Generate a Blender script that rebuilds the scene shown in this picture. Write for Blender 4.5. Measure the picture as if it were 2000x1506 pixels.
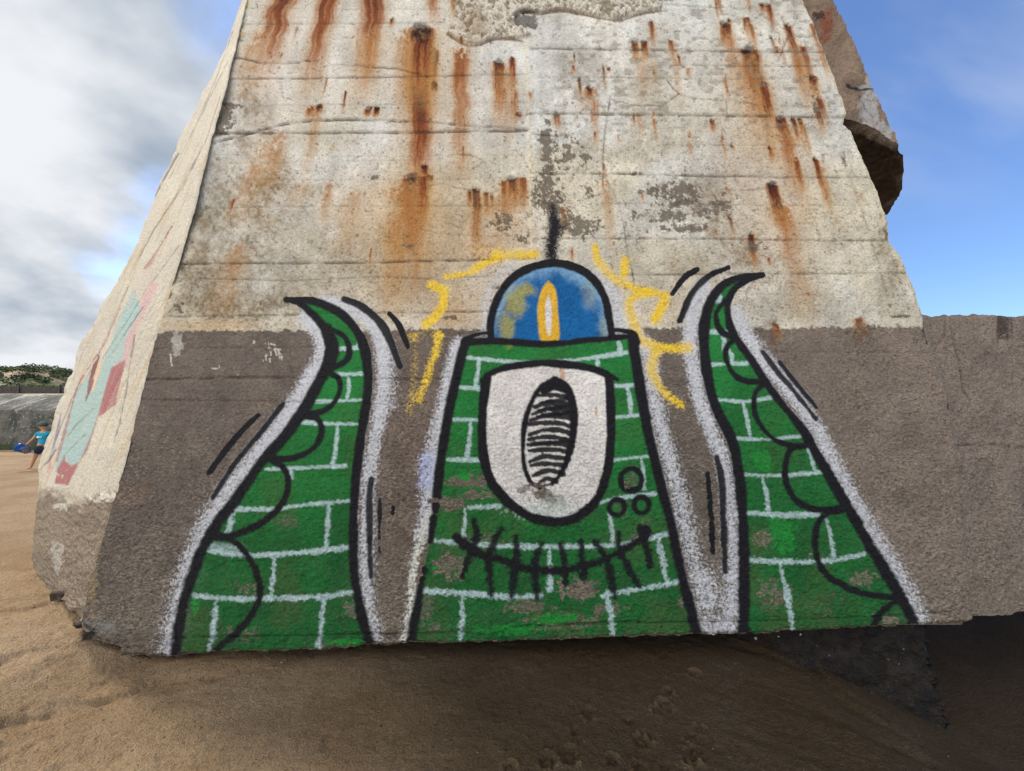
import bpy, bmesh, math, random
import numpy as np
from mathutils import Vector
random.seed(7)
rng = np.random.default_rng(7)
scene = bpy.context.scene
for o in list(bpy.data.objects):
    bpy.data.objects.remove(o)

# ------------------------------------------------------------------ camera
EYE = 1.5
PITCH = math.radians(3.15)
FPX = 800.0                      # focal length in photograph pixels (2000 wide)
cam_d = bpy.data.cameras.new('camera')
cam = bpy.data.objects.new('camera', cam_d)
scene.collection.objects.link(cam)
cam.location = (0, 0, EYE)
cam.rotation_euler = (math.radians(90) + PITCH, 0, 0)
cam_d.sensor_width = 36
cam_d.lens = FPX / 2000 * 36
cam_d.clip_start = 0.05
cam_d.clip_end = 3000
scene.camera = cam

# ------------------------------------------------------------------ light
SUN_EL = math.radians(40)
SUN_AZ = math.radians(-58)       # from +Y towards -X
sd = Vector((math.sin(SUN_AZ) * math.cos(SUN_EL), math.cos(SUN_AZ) * math.cos(SUN_EL), math.sin(SUN_EL)))
sun_d = bpy.data.lights.new('sun', 'SUN')
sun_d.energy = 3.4
sun_d.angle = math.radians(9)
sun_d.color = (1.0, 0.93, 0.82)
sun = bpy.data.objects.new('sun', sun_d)
scene.collection.objects.link(sun)
sun.rotation_euler = sd.to_track_quat('Z', 'Y').to_euler()
sun.location = (-20, 20, 30)

w = bpy.data.worlds.new('World')
scene.world = w
w.use_nodes = True
nt = w.node_tree
nt.nodes.clear()


class NT:
    """tiny node helper"""
    def __init__(self, tree):
        self.t = tree

    def n(self, typ, **kw):
        nd = self.t.nodes.new(typ)
        for k, v in kw.items():
            if k == 'inp':
                for kk, vv in v.items():
                    if hasattr(vv, 'is_output') or isinstance(vv, bpy.types.NodeSocket):
                        self.t.links.new(vv, nd.inputs[kk])
                    else:
                        nd.inputs[kk].default_value = vv
            else:
                setattr(nd, k, v)
        return nd

    def m(self, op, a, b=0.0, c=0.0, clamp=False):
        nd = self.n('ShaderNodeMath', operation=op, use_clamp=clamp)
        for i, v in enumerate((a, b, c)):
            if isinstance(v, bpy.types.NodeSocket):
                self.t.links.new(v, nd.inputs[i])
            else:
                nd.inputs[i].default_value = v
        return nd.outputs[0]

    def ss(self, x, a, b):
        nd = self.n('ShaderNodeMapRange', interpolation_type='SMOOTHSTEP', clamp=True)
        self.t.links.new(x, nd.inputs[0])
        nd.inputs[1].default_value = a
        nd.inputs[2].default_value = b
        return nd.outputs[0]

    def mix(self, f, a, b, blend='MIX'):
        nd = self.n('ShaderNodeMix', data_type='RGBA', blend_type=blend)
        for i, v in ((0, f), (6, a), (7, b)):
            if isinstance(v, bpy.types.NodeSocket):
                self.t.links.new(v, nd.inputs[i])
            elif i == 0:
                nd.inputs[i].default_value = v
            else:
                nd.inputs[i].default_value = (v[0], v[1], v[2], 1)
        return nd.outputs[2]

    def noise(self, vec, scale, detail=4, rough=0.55, dist=0.0):
        nd = self.n('ShaderNodeTexNoise')
        if vec is not None:
            self.t.links.new(vec, nd.inputs['Vector'])
        nd.inputs['Scale'].default_value = scale
        nd.inputs['Detail'].default_value = detail
        nd.inputs['Roughness'].default_value = rough
        nd.inputs['Distortion'].default_value = dist
        return nd.outputs[0]


W = NT(nt)
sky = W.n('ShaderNodeTexSky', sky_type='NISHITA', sun_disc=False)
sky.sun_elevation = SUN_EL
sky.sun_rotation = SUN_AZ
sky.air_density = 1.0
sky.dust_density = 0.25
sky.ozone_density = 2.2
tc = W.n('ShaderNodeTexCoord')
sep = W.n('ShaderNodeSeparateXYZ', inp={0: tc.outputs['Generated']})
X, Y, Z = sep.outputs
zz = W.m('ADD', W.m('MAXIMUM', Z, 0.0), 0.42)
cmb = W.n('ShaderNodeCombineXYZ', inp={0: W.m('DIVIDE', X, zz), 1: W.m('DIVIDE', Y, zz), 2: 0.0})
cl = W.noise(cmb.outputs[0], 1.25, 7, 0.52, 0.1)
cl2 = W.noise(cmb.outputs[0], 2.6, 5, 0.5, 0.1)
# overcast bank at left and, added unseen, behind the viewer, breaking up to the right
bank = W.m('SUBTRACT', W.m('MULTIPLY', X, -0.85), W.m('MULTIPLY', Y, 0.40))
cover = W.m('ADD', cl, W.m('MULTIPLY', bank, 0.42))
wisp = W.m('MULTIPLY', W.ss(W.noise(W.n('ShaderNodeMapping', inp={'Vector': cmb.outputs[0], 'Rotation': (0, 0, 0.7), 'Scale': (1.0, 2.6, 1)}).outputs[0], 1.1, 5, 0.5, 0.3), 0.40, 0.64), W.m('MULTIPLY', W.ss(Z, 0.22, 0.7), 0.62))
cmask = W.m('MAXIMUM', W.ss(cover, 0.46, 0.60), wisp)
ccol = W.mix(W.ss(cl2, 0.32, 0.62), (0.33, 0.40, 0.49), (0.82, 0.84, 0.87))
ccol = W.mix(W.ss(W.m('MULTIPLY', Y, -1.0), -0.1, 0.5), ccol, (0.95, 0.915, 0.86))
# unseen bank behind the viewer, brightened and warmed to light the shaded front wall
bright = W.m('ADD', 1.0, W.m('MULTIPLY', W.ss(W.m('MULTIPLY', Y, -1.0), -0.1, 0.7), 1.75))
cstr = W.m('MULTIPLY', bright, 0.86)
ccs = W.n('ShaderNodeVectorMath', operation='SCALE', inp={0: ccol, 'Scale': cstr})
skyc = W.n('ShaderNodeVectorMath', operation='MULTIPLY', inp={0: sky.outputs[0], 1: (1.04, 1.20, 1.50)})
SKY_STR = 0.12
ccd = W.n('ShaderNodeVectorMath', operation='SCALE', inp={0: ccs.outputs[0], 'Scale': 1.0 / SKY_STR})
fin = W.mix(cmask, skyc.outputs[0], ccd.outputs[0])
bg = W.n('ShaderNodeBackground', inp={'Color': fin, 'Strength': SKY_STR})
wo = W.n('ShaderNodeOutputWorld')
nt.links.new(bg.outputs[0], wo.inputs[0])

scene.view_settings.view_transform = 'Standard'
scene.view_settings.look = 'None'
scene.view_settings.gamma = 1
scene.view_settings.exposure = 0.32

# ------------------------------------------------------------------ helpers
C = scene.collection
CAM = np.array([0.0, 0.0, EYE])
FW = np.array([0, math.cos(PITCH), math.sin(PITCH)])
UP = np.array([0, -math.sin(PITCH), math.cos(PITCH)])
RT = np.array([1.0, 0, 0])


def ray(px, py):
    px = np.asarray(px, float); py = np.asarray(py, float)
    return FW + ((px - 1000) / FPX)[..., None] * RT + ((753 - py) / FPX)[..., None] * UP


def hit(px, py, P, n):
    d = ray(px, py)
    t = np.dot(n, P - CAM) / (d @ n)
    return CAM + d * t[..., None]


LEAN = math.radians(11)
FP = np.array([0.0, 2.85, 0.0])                      # front wall plane
FN = np.array([0.0, -math.cos(LEAN), math.sin(LEAN)])


def front(px, py):
    return hit(px, py, FP, FN)


def tag(o, label=None, cat=None, group=None, kind=None):
    if label: o['label'] = label
    if cat: o['category'] = cat
    if group: o['group'] = group
    if kind: o['kind'] = kind
    return o


def empty(name, loc=(0, 0, 0), rz=0):
    o = bpy.data.objects.new(name, None)
    C.objects.link(o)
    o.location = loc
    o.rotation_euler = (0, 0, rz)
    o.empty_display_size = 0.2
    return o


def mesh_np(name, verts, faces, mat, parent=None, smooth=True):
    """verts Nx3, faces MxK array (K constant)"""
    me = bpy.data.meshes.new(name)
    verts = np.ascontiguousarray(verts, dtype=np.float32)
    faces = np.ascontiguousarray(faces, dtype=np.int32)
    nv, nf, k = len(verts), len(faces), faces.shape[1]
    me.vertices.add(nv)
    me.vertices.foreach_set('co', verts.ravel())
    me.loops.add(nf * k)
    me.loops.foreach_set('vertex_index', faces.ravel())
    me.polygons.add(nf)
    me.polygons.foreach_set('loop_start', np.arange(0, nf * k, k, dtype=np.int32))
    me.polygons.foreach_set('loop_total', np.full(nf, k, dtype=np.int32))
    me.update(calc_edges=True)
    me.validate()
    if smooth:
        me.polygons.foreach_set('use_smooth', np.ones(nf, dtype=bool))
    me.materials.append(mat)
    o = bpy.data.objects.new(name, me)
    C.objects.link(o)
    if parent: o.parent = parent
    return o


def mesh_py(name, verts, faces, mat, parent=None, smooth=False):
    me = bpy.data.meshes.new(name)
    me.from_pydata([tuple(map(float, v)) for v in verts], [], faces)
    me.update()
    if smooth:
        for p in me.polygons: p.use_smooth = True
    me.materials.append(mat)
    o = bpy.data.objects.new(name, me)
    C.objects.link(o)
    if parent: o.parent = parent
    return o


def grid_faces(nr, nc):
    i = np.arange(nr - 1)[:, None] * nc + np.arange(nc - 1)[None, :]
    i = i.ravel()
    return np.stack([i, i + nc, i + nc + 1, i + 1], 1)


def attr_col(o, name, rgba):
    a = o.data.attributes.new(name, 'FLOAT_COLOR', 'POINT')
    a.data.foreach_set('color', np.ascontiguousarray(rgba, dtype=np.float32).ravel())


def attr_f(o, name, v):
    a = o.data.attributes.new(name, 'FLOAT', 'POINT')
    a.data.foreach_set('value', np.ascontiguousarray(v, dtype=np.float32).ravel())


def lin(c):
    c = np.asarray(c, float) / 255
    return np.where(c <= 0.04045, c / 12.92, ((c + 0.055) / 1.055) ** 2.4)


LAT = rng.random((512, 512)).astype(np.float32)


def vnoise(x, y, seed=0):
    x = np.asarray(x, np.float32) + seed * 17.31; y = np.asarray(y, np.float32) + seed * 9.77
    xi = np.floor(x).astype(np.int32); yi = np.floor(y).astype(np.int32)
    fx = x - xi; fy = y - yi
    fx = fx * fx * fx * (fx * (fx * 6 - 15) + 10); fy = fy * fy * fy * (fy * (fy * 6 - 15) + 10)
    x0 = xi & 511; x1 = (xi + 1) & 511; y0 = yi & 511; y1 = (yi + 1) & 511
    a = LAT[y0, x0]; b = LAT[y0, x1]; c = LAT[y1, x0]; d = LAT[y1, x1]
    return (a + (b - a) * fx) + ((c + (d - c) * fx) - (a + (b - a) * fx)) * fy


def fbm(x, y, sc, octs=4, seed=0, gain=0.5):
    r = 0; amp = 1; tot = 0; f = 1.0 / sc
    for k in range(octs):
        ca, sa = math.cos(k * 0.9), math.sin(k * 0.9)
        r = r + amp * vnoise((x * ca - y * sa) * f, (x * sa + y * ca) * f, seed + k * 3)
        tot += amp; amp *= gain; f *= 2.03
    return r / tot


def sstep(a, b, x):
    t = np.clip((x - a) / (b - a), 0, 1)
    return t * t * (3 - 2 * t)


def smooth_line(pts, n=6):
    """Catmull-Rom through points of (x, y[, w])"""
    P = np.asarray(pts, float)
    if len(P) < 3: return P
    Q = np.vstack([2 * P[0] - P[1], P, 2 * P[-1] - P[-2]])
    out = []
    for i in range(1, len(Q) - 2):
        p0, p1, p2, p3 = Q[i - 1], Q[i], Q[i + 1], Q[i + 2]
        for k in range(n):
            t = k / n
            out.append(0.5 * ((2 * p1) + (-p0 + p2) * t + (2 * p0 - 5 * p1 + 4 * p2 - p3) * t * t + (-p0 + 3 * p1 - 3 * p2 + p3) * t ** 3))
    out.append(P[-1])
    return np.array(out)


class Canvas:
    """Paint held by the vertices of a surface; X, Y are positions on that surface in its own drawing units."""
    def __init__(s, X, Y, base):
        s.X = X.astype(np.float32); s.Y = Y.astype(np.float32)
        s.base = base.astype(np.float32)
        s.rgb = np.zeros((len(X), 3), np.float32)
        s.a = np.zeros(len(X), np.float32)
        s.h = np.zeros(len(X), np.float32)
        s.wob = (fbm(X, Y, 5, 2, 91) - 0.5) * 2
        s.wob2 = (fbm(X, Y, 40, 3, 92) - 0.5) * 2

    def sel(s, x0, x1, y0, y1):
        return np.nonzero((s.X > x0) & (s.X < x1) & (s.Y > y0) & (s.Y < y1))[0]

    def over(s, idx, col, al):
        al = al[:, None]
        a0 = s.a[idx][:, None]
        s.rgb[idx] = s.rgb[idx] * (1 - al) + np.asarray(col) * al      # premultiplied
        s.a[idx] = (a0 * (1 - al) + al)[:, 0]

    def dist(s, line, pad):
        L = np.asarray(line, float)
        idx = s.sel(L[:, 0].min() - pad, L[:, 0].max() + pad, L[:, 1].min() - pad, L[:, 1].max() + pad)
        x = s.X[idx]; y = s.Y[idx]
        best = np.full(len(idx), 1e9, np.float32); wd = np.zeros(len(idx), np.float32)
        tt = np.zeros(len(idx), np.float32)
        for k in range(len(L) - 1):
            ax, ay = L[k, :2]; bx, by = L[k + 1, :2]
            dx, dy = bx - ax, by - ay
            q = dx * dx + dy * dy + 1e-9
            near = np.nonzero((x > min(ax, bx) - pad) & (x < max(ax, bx) + pad) & (y > min(ay, by) - pad) & (y < max(ay, by) + pad))[0]
            xx = x[near]; yy = y[near]
            t = np.clip(((xx - ax) * dx + (yy - ay) * dy) / q, 0, 1)
            d = np.hypot(xx - ax - t * dx, yy - ay - t * dy)
            if L.shape[1] > 2:
                ww = L[k, 2] + (L[k + 1, 2] - L[k, 2]) * t
                d2 = d - ww * 0.5
            else:
                d2 = d
            m = d2 < best[near]
            nn = near[m]
            best[nn] = d2[m]
            tt[nn] = (k + t[m]) / (len(L) - 1)
        return idx, best, tt

    def stroke(s, pts, wd, col, soft=2.5, al=1.0, smooth=True, rough=0.8, n=5):
        P = np.asarray(pts, float)
        if P.shape[1] == 2:
            P = np.hstack([P, np.full((len(P), 1), float(wd))])
        if col is G_DK: P[:, 2] = P[:, 2] * 1.12 + .6
        if col is G_WH: P[:, 2] *= .85; soft *= 1.5; al *= .97
        if col is G_YE: P[:, 2] *= .95; soft *= 2.2; al *= .8
        if smooth: P = smooth_line(P, n)
        idx, d, _ = s.dist(P, P[:, 2].max() * 0.5 + soft + 3)
        lo = sstep(850, 1150, s.Y[idx])
        d = d + s.wob[idx] * rough * (1 + 1.6 * lo) + (s.wob2[idx]) * 2.2
        soft = soft * (1 + .5 * lo)
        s.over(idx, col, (1 - sstep(-soft * 0.5, soft * 0.5, d)) * al)

    def inside(s, poly, soft=1.5, smooth=False):
        P = np.asarray(poly, float)
        if smooth: P = smooth_line(np.vstack([P, P[:1]]), 5)[:-1]
        pad = soft * 2 + 2
        idx = s.sel(P[:, 0].min() - pad, P[:, 0].max() + pad, P[:, 1].min() - pad, P[:, 1].max() + pad)
        x = s.X[idx]; y = s.Y[idx]
        ins = np.zeros(len(idx), bool)
        n = len(P)
        for i in range(n):
            x0, y0 = P[i]; x1, y1 = P[(i + 1) % n]
            if y0 == y1: continue
            c = ((y0 > y) != (y1 > y)) & (x < (x1 - x0) * (y - y0) / (y1 - y0) + x0)
            ins ^= c
        idx2, d, _ = s.dist(np.vstack([P, P[:1]]), pad)
        dm = np.full(len(s.X), 1e9, np.float32); dm[idx2] = d
        dd = dm[idx]
        sd_ = np.where(ins, -dd, dd)
        return idx, 1 - sstep(-soft, soft, sd_ + s.wob[idx] * 0.6)

    def fill(s, poly, col, soft=1.5, al=1.0, smooth=False):
        idx, m = s.inside(poly, soft, smooth)
        s.over(idx, col, m * al)

    def blob(s, cx, cy, rx, ry, col, al=1.0, hard=0.3, nsc=14, namp=0.9, seed=3, target='paint'):
        R = 1.9
        idx = s.sel(cx - rx * R, cx + rx * R, cy - ry * R, cy + ry * R)
        x = s.X[idx]; y = s.Y[idx]
        r = np.sqrt(((x - cx) / rx) ** 2 + ((y - cy) / ry) ** 2)
        v = 1 - r + (fbm(x, y, nsc, 4, seed, 0.6) - 0.5) * 2 * namp
        m = sstep(-hard * 0.5, hard * 0.5 + 1e-3, v) * al * sstep(1.9, 1.5, r)
        if target == 'paint': s.over(idx, col, m)
        elif target == 'base': s.base[idx] = s.base[idx] * (1 - m[:, None]) + np.asarray(col) * m[:, None]
        elif target == 'wear': s.rgb[idx] *= (1 - m[:, None]); s.a[idx] *= (1 - m)
        return idx, m

    def tint(s, idx, col, m):
        m = m[:, None]
        s.base[idx] = s.base[idx] * (1 - m) + np.asarray(col) * m

    def groove(s, pts, depth=0.004, wd=1.6, col=None, cal=0.8, smooth=False, jit=2.0, sc=25, seed=5):
        P = np.asarray(pts, float)[:, :2]
        if smooth: P = smooth_line(P, 4)
        # resample and jitter
        out = []
        for i in range(len(P) - 1):
            L = max(1, int(np.hypot(*(P[i + 1] - P[i])) / 7))
            for k in range(L): out.append(P[i] + (P[i + 1] - P[i]) * k / L)
        out.append(P[-1]); P = np.array(out)
        P[:, 1] += (fbm(P[:, 0], P[:, 1], sc, 3, seed) - 0.5) * 2 * jit
        P[:, 0] += (fbm(P[:, 0], P[:, 1], sc, 3, seed + 7) - 0.5) * jit
        idx, d, _ = s.dist(P, wd * 3 + 3)
        x = s.X[idx]; y = s.Y[idx]
        v = 0.35 + 0.65 * sstep(0.3, 0.65, fbm(x, y, 22, 3, seed + 11))
        g = np.exp(-(d / wd) ** 2) * v
        s.h[idx] -= depth * g
        if col is not None:
            m = g * cal
            s.tint(idx, col, m)
            s.rgb[idx] = s.rgb[idx] * (1 - m[:, None] * 0.7) + np.asarray(lin((18, 16, 16))) * (m * 0.7 * s.a[idx])[:, None]

# ------------------------------------------------------------------ materials
def new_mat(name):
    m = bpy.data.materials.new(name)
    m.use_nodes = True
    m.node_tree.nodes.clear()
    N = NT(m.node_tree)
    b = N.n('ShaderNodeBsdfPrincipled')
    o = N.n('ShaderNodeOutputMaterial')
    m.node_tree.links.new(b.outputs[0], o.inputs[0])
    b.inputs['Roughness'].default_value = 0.85
    b.inputs['Specular IOR Level'].default_value = 0.25
    return m, N, b


def link(N, a, b):
    N.t.links.new(a, b)


def bump(N, b, h, dist=0.01, strength=1.0, prev=None):
    nd = N.n('ShaderNodeBump')
    nd.inputs['Strength'].default_value = strength
    nd.inputs['Distance'].default_value = dist
    link(N, h, nd.inputs['Height'])
    if prev is not None: link(N, prev, nd.inputs['Normal'])
    link(N, nd.outputs[0], b.inputs['Normal'])
    return nd.outputs[0]


def wall_material():
    m, N, b = new_mat('weathered_painted_concrete')
    tcn = N.n('ShaderNodeTexCoord').outputs['Object']
    base = N.n('ShaderNodeAttribute', attribute_name='base').outputs['Color']
    pc = N.n('ShaderNodeAttribute', attribute_name='paint').outputs['Color']
    pa = N.n('ShaderNodeAttribute', attribute_name='cover').outputs['Fac']
    rg = N.n('ShaderNodeAttribute', attribute_name='rough').outputs['Fac']
    n1r = N.noise(tcn, 52, 3, 0.7)
    n1 = N.m('ADD', 0.5, N.m('MULTIPLY', N.m('SUBTRACT', n1r, 0.5), 1.7))
    n2 = N.noise(tcn, 22, 4, 0.6)
    n3 = N.noise(tcn, 170, 2, 0.5)
    # fine mottling of bare concrete
    v = N.m('ADD', 0.36, N.m('ADD', N.m('MULTIPLY', n1, 0.62), N.m('ADD', N.m('MULTIPLY', n2, 0.38), N.m('MULTIPLY', n3, 0.26))))
    bs = N.n('ShaderNodeVectorMath', operation='SCALE', inp={0: base, 'Scale': v}).outputs[0]
    # dark pores
    pore = N.ss(N.noise(tcn, 48, 3, 0.7), 0.36, 0.27)
    bs = N.mix(N.m('MULTIPLY', pore, 0.6), bs, (0.05, 0.04, 0.032))
    # sandy grains where the rough skin shows
    mpn = N.n('ShaderNodeMapping', inp={'Vector': tcn, 'Scale': (0.55, 1.0, 1.15)})
    spn = N.noise(mpn.outputs[0], 78, 3, 0.7)
    sp = N.m('MULTIPLY', N.m('MULTIPLY', N.ss(spn, 0.51, 0.62), rg), N.ss(N.noise(tcn, 5.5, 4, 0.6), 0.30, 0.62))
    bs = N.mix(N.m('MULTIPLY', sp, 0.78), bs, (0.34, 0.29, 0.225))
    bs = N.mix(N.m('MULTIPLY', N.m('MULTIPLY', N.ss(spn, 0.44, 0.34), rg), 0.7), bs, (0.035, 0.028, 0.023))
    # paint held back in the pits of the rough skin
    th = N.m('MULTIPLY', N.m('SUBTRACT', n1, 0.5), N.m('ADD', 0.5, N.m('MULTIPLY', rg, 1.0)))
    cov = N.ss(N.m('ADD', N.m('MULTIPLY', pa, 1.25), th), 0.25, 0.95)
    cov = N.m('MULTIPLY', cov, N.ss(pa, 0.0, 0.12))
    pv = N.m('ADD', N.m('SUBTRACT', 0.62, N.m('MULTIPLY', rg, 0.28)), N.m('ADD', N.m('MULTIPLY', n2, 0.36), N.m('MULTIPLY', n1, N.m('ADD', 0.36, N.m('MULTIPLY', rg, 0.55)))))
    ps = N.n('ShaderNodeVectorMath', operation='SCALE', inp={0: pc, 'Scale': pv}).outputs[0]
    col = N.mix(cov, bs, ps)
    link(N, col, b.inputs['Base Color'])
    link(N, N.m('SUBTRACT', 0.93, N.m('MULTIPLY', cov, 0.16)), b.inputs['Roughness'])
    h = N.m('ADD', N.m('MULTIPLY', n1, 0.8), N.m('MULTIPLY', n3, 0.2))
    st = N.m('ADD', 0.30, N.m('MULTIPLY', rg, 0.9))
    bump(N, b, N.m('MULTIPLY', h, st), 0.024, 1.0)
    return m


MAT_WALL = wall_material()


def plain_concrete(name, c1, c2, sc=3.0, bs=0.02):
    m, N, b = new_mat(name)
    t = N.n('ShaderNodeTexCoord').outputs['Object']
    a = N.noise(t, sc, 6, 0.65)
    f = N.noise(t, sc * 14, 4, 0.6)
    col = N.mix(N.ss(a, 0.35, 0.65), c1, c2)
    col = N.mix(N.m('MULTIPLY', N.ss(f, 0.55, 0.4), 0.45), col, (0.04, 0.035, 0.03))
    link(N, col, b.inputs['Base Color'])
    bump(N, b, N.m('ADD', f, N.m('MULTIPLY', a, 0.6)), bs, 1.0)
    return m


MAT_CORE = plain_concrete('raw_concrete', (0.22, 0.18, 0.14), (0.13, 0.105, 0.085))
MAT_FOOT = plain_concrete('damp_dark_concrete', (0.030, 0.027, 0.022), (0.012, 0.012, 0.011), 5)

# ------------------------------------------------------------------ bunker outlines (drawing units = photograph pixels on the wall plane)
XL = np.array([(585, -420), (555, -300), (510, -110), (481, 0), (460, 90), (437, 186), (411, 274), (379, 409), (344, 525), (307, 650), (288, 720), (265, 812),
               (245, 900), (221, 981), (206, 1034), (179, 1124), (158, 1214), (163, 1232), (191, 1253), (231, 1259), (236, 1283), (238, 1300)], float)
XR = np.array([(1440, -420), (1535, -110), (1573, 0), (1588, 33), (1599, 60), (1612, 100), (1629, 143), (1646, 186), (1656, 219), (1647, 243), (1662, 252), (1679, 292),
               (1695, 332), (1712, 372), (1732, 425), (1737, 465), (1739, 472), (1762, 500), (1775, 533), (1789, 566), (1802, 603), (1806, 616),
               (1812, 649), (1825, 689), (1839, 732), (1855, 762), (1880, 900), (1893, 1060), (1905, 1213), (1906, 1300)], float)
YB = np.array([(100, 1283), (235, 1283), (330, 1284), (420, 1274), (600, 1270), (720, 1263), (800, 1258), (980, 1253), (1200, 1247), (1360, 1240), (1500, 1238),
               (1600, 1230), (1800, 1222), (1880, 1219), (1905, 1213), (1920, 1211), (2000, 1215), (2600, 1208)], float)
SIL = np.array([(575, -420), (545, -300), (500, -110), (471, 0), (441, 88), (418, 135), (386, 195), (362, 246), (348, 260), (337, 297), (316, 335), (288, 400), (265, 460),
                (251, 493), (218, 558), (186, 613), (149, 678), (147, 693), (130, 733), (114, 773), (101, 818), (88, 855), (72, 895), (68, 919), (69, 930),
                (63, 1014), (55, 1079), (54, 1109), (75, 1148), (90, 1166), (120, 1172), (128, 1190), (140, 1214), (158, 1236)], float)
TOPY = -400.0


def xl(y): return np.interp(y, XL[:, 1], XL[:, 0]) + (fbm(y * 0 + 3, y, 14, 4, 31, 0.6) - 0.5) * 4.5
def xr(y): return np.interp(y, XR[:, 1], XR[:, 0]) + (fbm(y * 0 + 9, y, 26, 5, 33, 0.6) - 0.5) * 9
def yb(x): return np.interp(x, YB[:, 0], YB[:, 1]) + (fbm(x, x * 0 + 5, 30, 5, 35, 0.7) - 0.5) * 11


BROWN_D = lin((102, 93, 86)); BROWN_L = lin((126, 114, 104)); WHITE_C = lin((201, 202, 198)); CREAM = lin((196, 189, 170))
GREYD = lin((120, 113, 98)); OCHRE = lin((176, 130, 70)); RUST = lin((136, 58, 18)); RUST_D = lin((60, 25, 16)); HOLE = lin((30, 20, 17))
CHIP = lin((96, 86, 74))
KA = 1.0

# (x, y, length, width, strength, darkness)
RUSTS = [(572, -60, 260, 26, .9, .6), (505, 60, 150, 22, .35, .1), (652, -60, 270, 21, .9, .55), (735, -60, 260, 24, .9, .6), (722, 60, 170, 26, .4, .1), (845, -40, 100, 13, .7, .4),
         (886, -30, 80, 7, .6, .5), (822, 52, 230, 27, 1.0, 1.0), (800, 60, 260, 30, .5, .2), (822, 120, 330, 22, .95, .7), (848, 95, 80, 8, 1, 1), (848, 160, 25, 8, .9, .9), (900, 86, 290, 17, .8, .3),
         (975, 120, 125, 12, .95, .7), (983, 130, 200, 22, .35, .1), (1001, 112, 70, 7, .9, .6), (1004, 160, 110, 9, .6, .3), (606, 205, 28, 8, .95, .5), (622, 203, 30, 8, .95, .8), (719, 207, 24, 8, .95, .8), (736, 207, 26, 7, .95, .9),
         (828, 320, 35, 9, 1, 1), (838, 340, 22, 7, 1, 1), (806, 345, 170, 22, 1, .9), (800, 350, 280, 40, .62, .2), (826, 340, 120, 12, .8, .5), (770, 430, 240, 20, .3, .1), (930, 368, 130, 10, .9, .7), (917, 368, 40, 5, .8, .7),
         (950, 373, 50, 6, .8, .6), (960, 376, 40, 4, .7, .6), (999, 345, 80, 14, .9, .65), (985, 350, 90, 8, .7, .4), (1022, 346, 75, 9, .8, .4), (985, 370, 120, 45, .35, .1), (940, 470, 60, 30, .4, .05), (765, 33, 22, 5, .8, .6),
         (1239, 78, 45, 7, .9, .8), (1257, 78, 45, 8, .9, .8), (1250, 90, 120, 14, .4, .1), (1271, 38, 60, 6, .8, .6), (1309, 76, 45, 6, .8, .7), (1314, 90, 140, 9, .35, .1), (1342, 130, 30, 5, .6, .4), (1150, 170, 35, 9, .9, .9),
         (1160, 180, 110, 7, .6, .2), (1140, 182, 50, 16, .35, .1), (1088, 220, 40, 7, .8, .6), (1390, 232, 32, 5, .9, .9), (1183, 350, 160, 9, .42, .1), (1035, 180, 20, 6, .6, .4), (1014, 219, 14, 8, .8, .6),
         (1400, -20, 50, 6, .8, .6), (1414, 42, 60, 12, .95, .75), (1420, 60, 140, 14, .4, .15), (1455, -30, 60, 6, .7, .4), (1458, 32, 50, 10, .6, .5), (1465, 50, 80, 9, .35, .1), (1462, 95, 170, 19, 1.0, .95), (1455, 110, 240, 30, .45, .15),
         (1490, 160, 110, 10, .9, .6), (1500, 240, 140, 14, .35, .1), (1524, 229, 75, 12, 1, .75), (1530, 250, 190, 18, .6, .2), (1548, 229, 60, 6, .9, .9), (1561, 229, 35, 5, .9, .9), (1562, 240, 90, 9, .5, .2),
         (1553, 310, 70, 6, .8, .5), (1591, 308, 110, 6, .95, .75), (1605, 330, 130, 7, .4, .1), (1508, 357, 75, 12, 1, .95), (1520, 400, 60, 15, .8, .6), (1525, 400, 260, 24, .5, .15), (1465, 455, 80, 7, .9, .7), (1538, 45, 170, 9, .8, .6),
         (1550, 80, 200, 16, .45, .2), (1566, 88, 110, 8, .8, .5), (1585, 148, 30, 9, .9, 1), (1590, 160, 70, 9, .6, .3), (1598, 190, 60, 8, .8, .6), (1596, 210, 60, 7, .6, .8), (1590, 45, 130, 9, .75, .4), (1500, 5, 60, 7, .8, .7),
         (1487, 3, 25, 6, .8, .8), (1514, 628, 40, 7, .9, .7), (1675, 618, 45, 14, .6, .4), (1098, 718, 26, 4, .8, .2), (1165, 796, 22, 3, .7, .2), (1675, 375, 30, 8, .35, .2), (1310, 560, 1, 1, 0, 0), (1100, 400, 70, 8, .6, .3),
         (505, 300, 160, 16, .35, .1), (545, 260, 120, 18, .5, .1), (645, 355, 90, 9, .5, .2), (690, 370, 140, 22, .3, .05), (620, 220, 160, 12, .35, .1), (590, 355, 60, 16, .35, .1), (470, 480, 170, 26, .35, .05)]

RUSTS += [(832, 54, 120, 13, 1, 1), (812, 56, 130, 12, 1, .9), (824, 70, 150, 20, .9, .6)]
_r = random.Random(12)
for _k in range(46):
    _x = _r.uniform(1060, 1590); _y = _r.uniform(-20, 330) if _k % 3 else _r.uniform(330, 600)
    RUSTS.append((_x, _y, _r.choice([14, 20, 34, 60]), _r.uniform(2.2, 5), _r.uniform(.4, .85), _r.uniform(.1, .8)))
for _k in range(16):
    RUSTS.append((_r.uniform(440, 1020), _r.uniform(0, 560), _r.choice([12, 20, 50]), _r.uniform(2, 4.5), _r.uniform(.3, .7), _r.uniform(.1, .6)))

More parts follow.
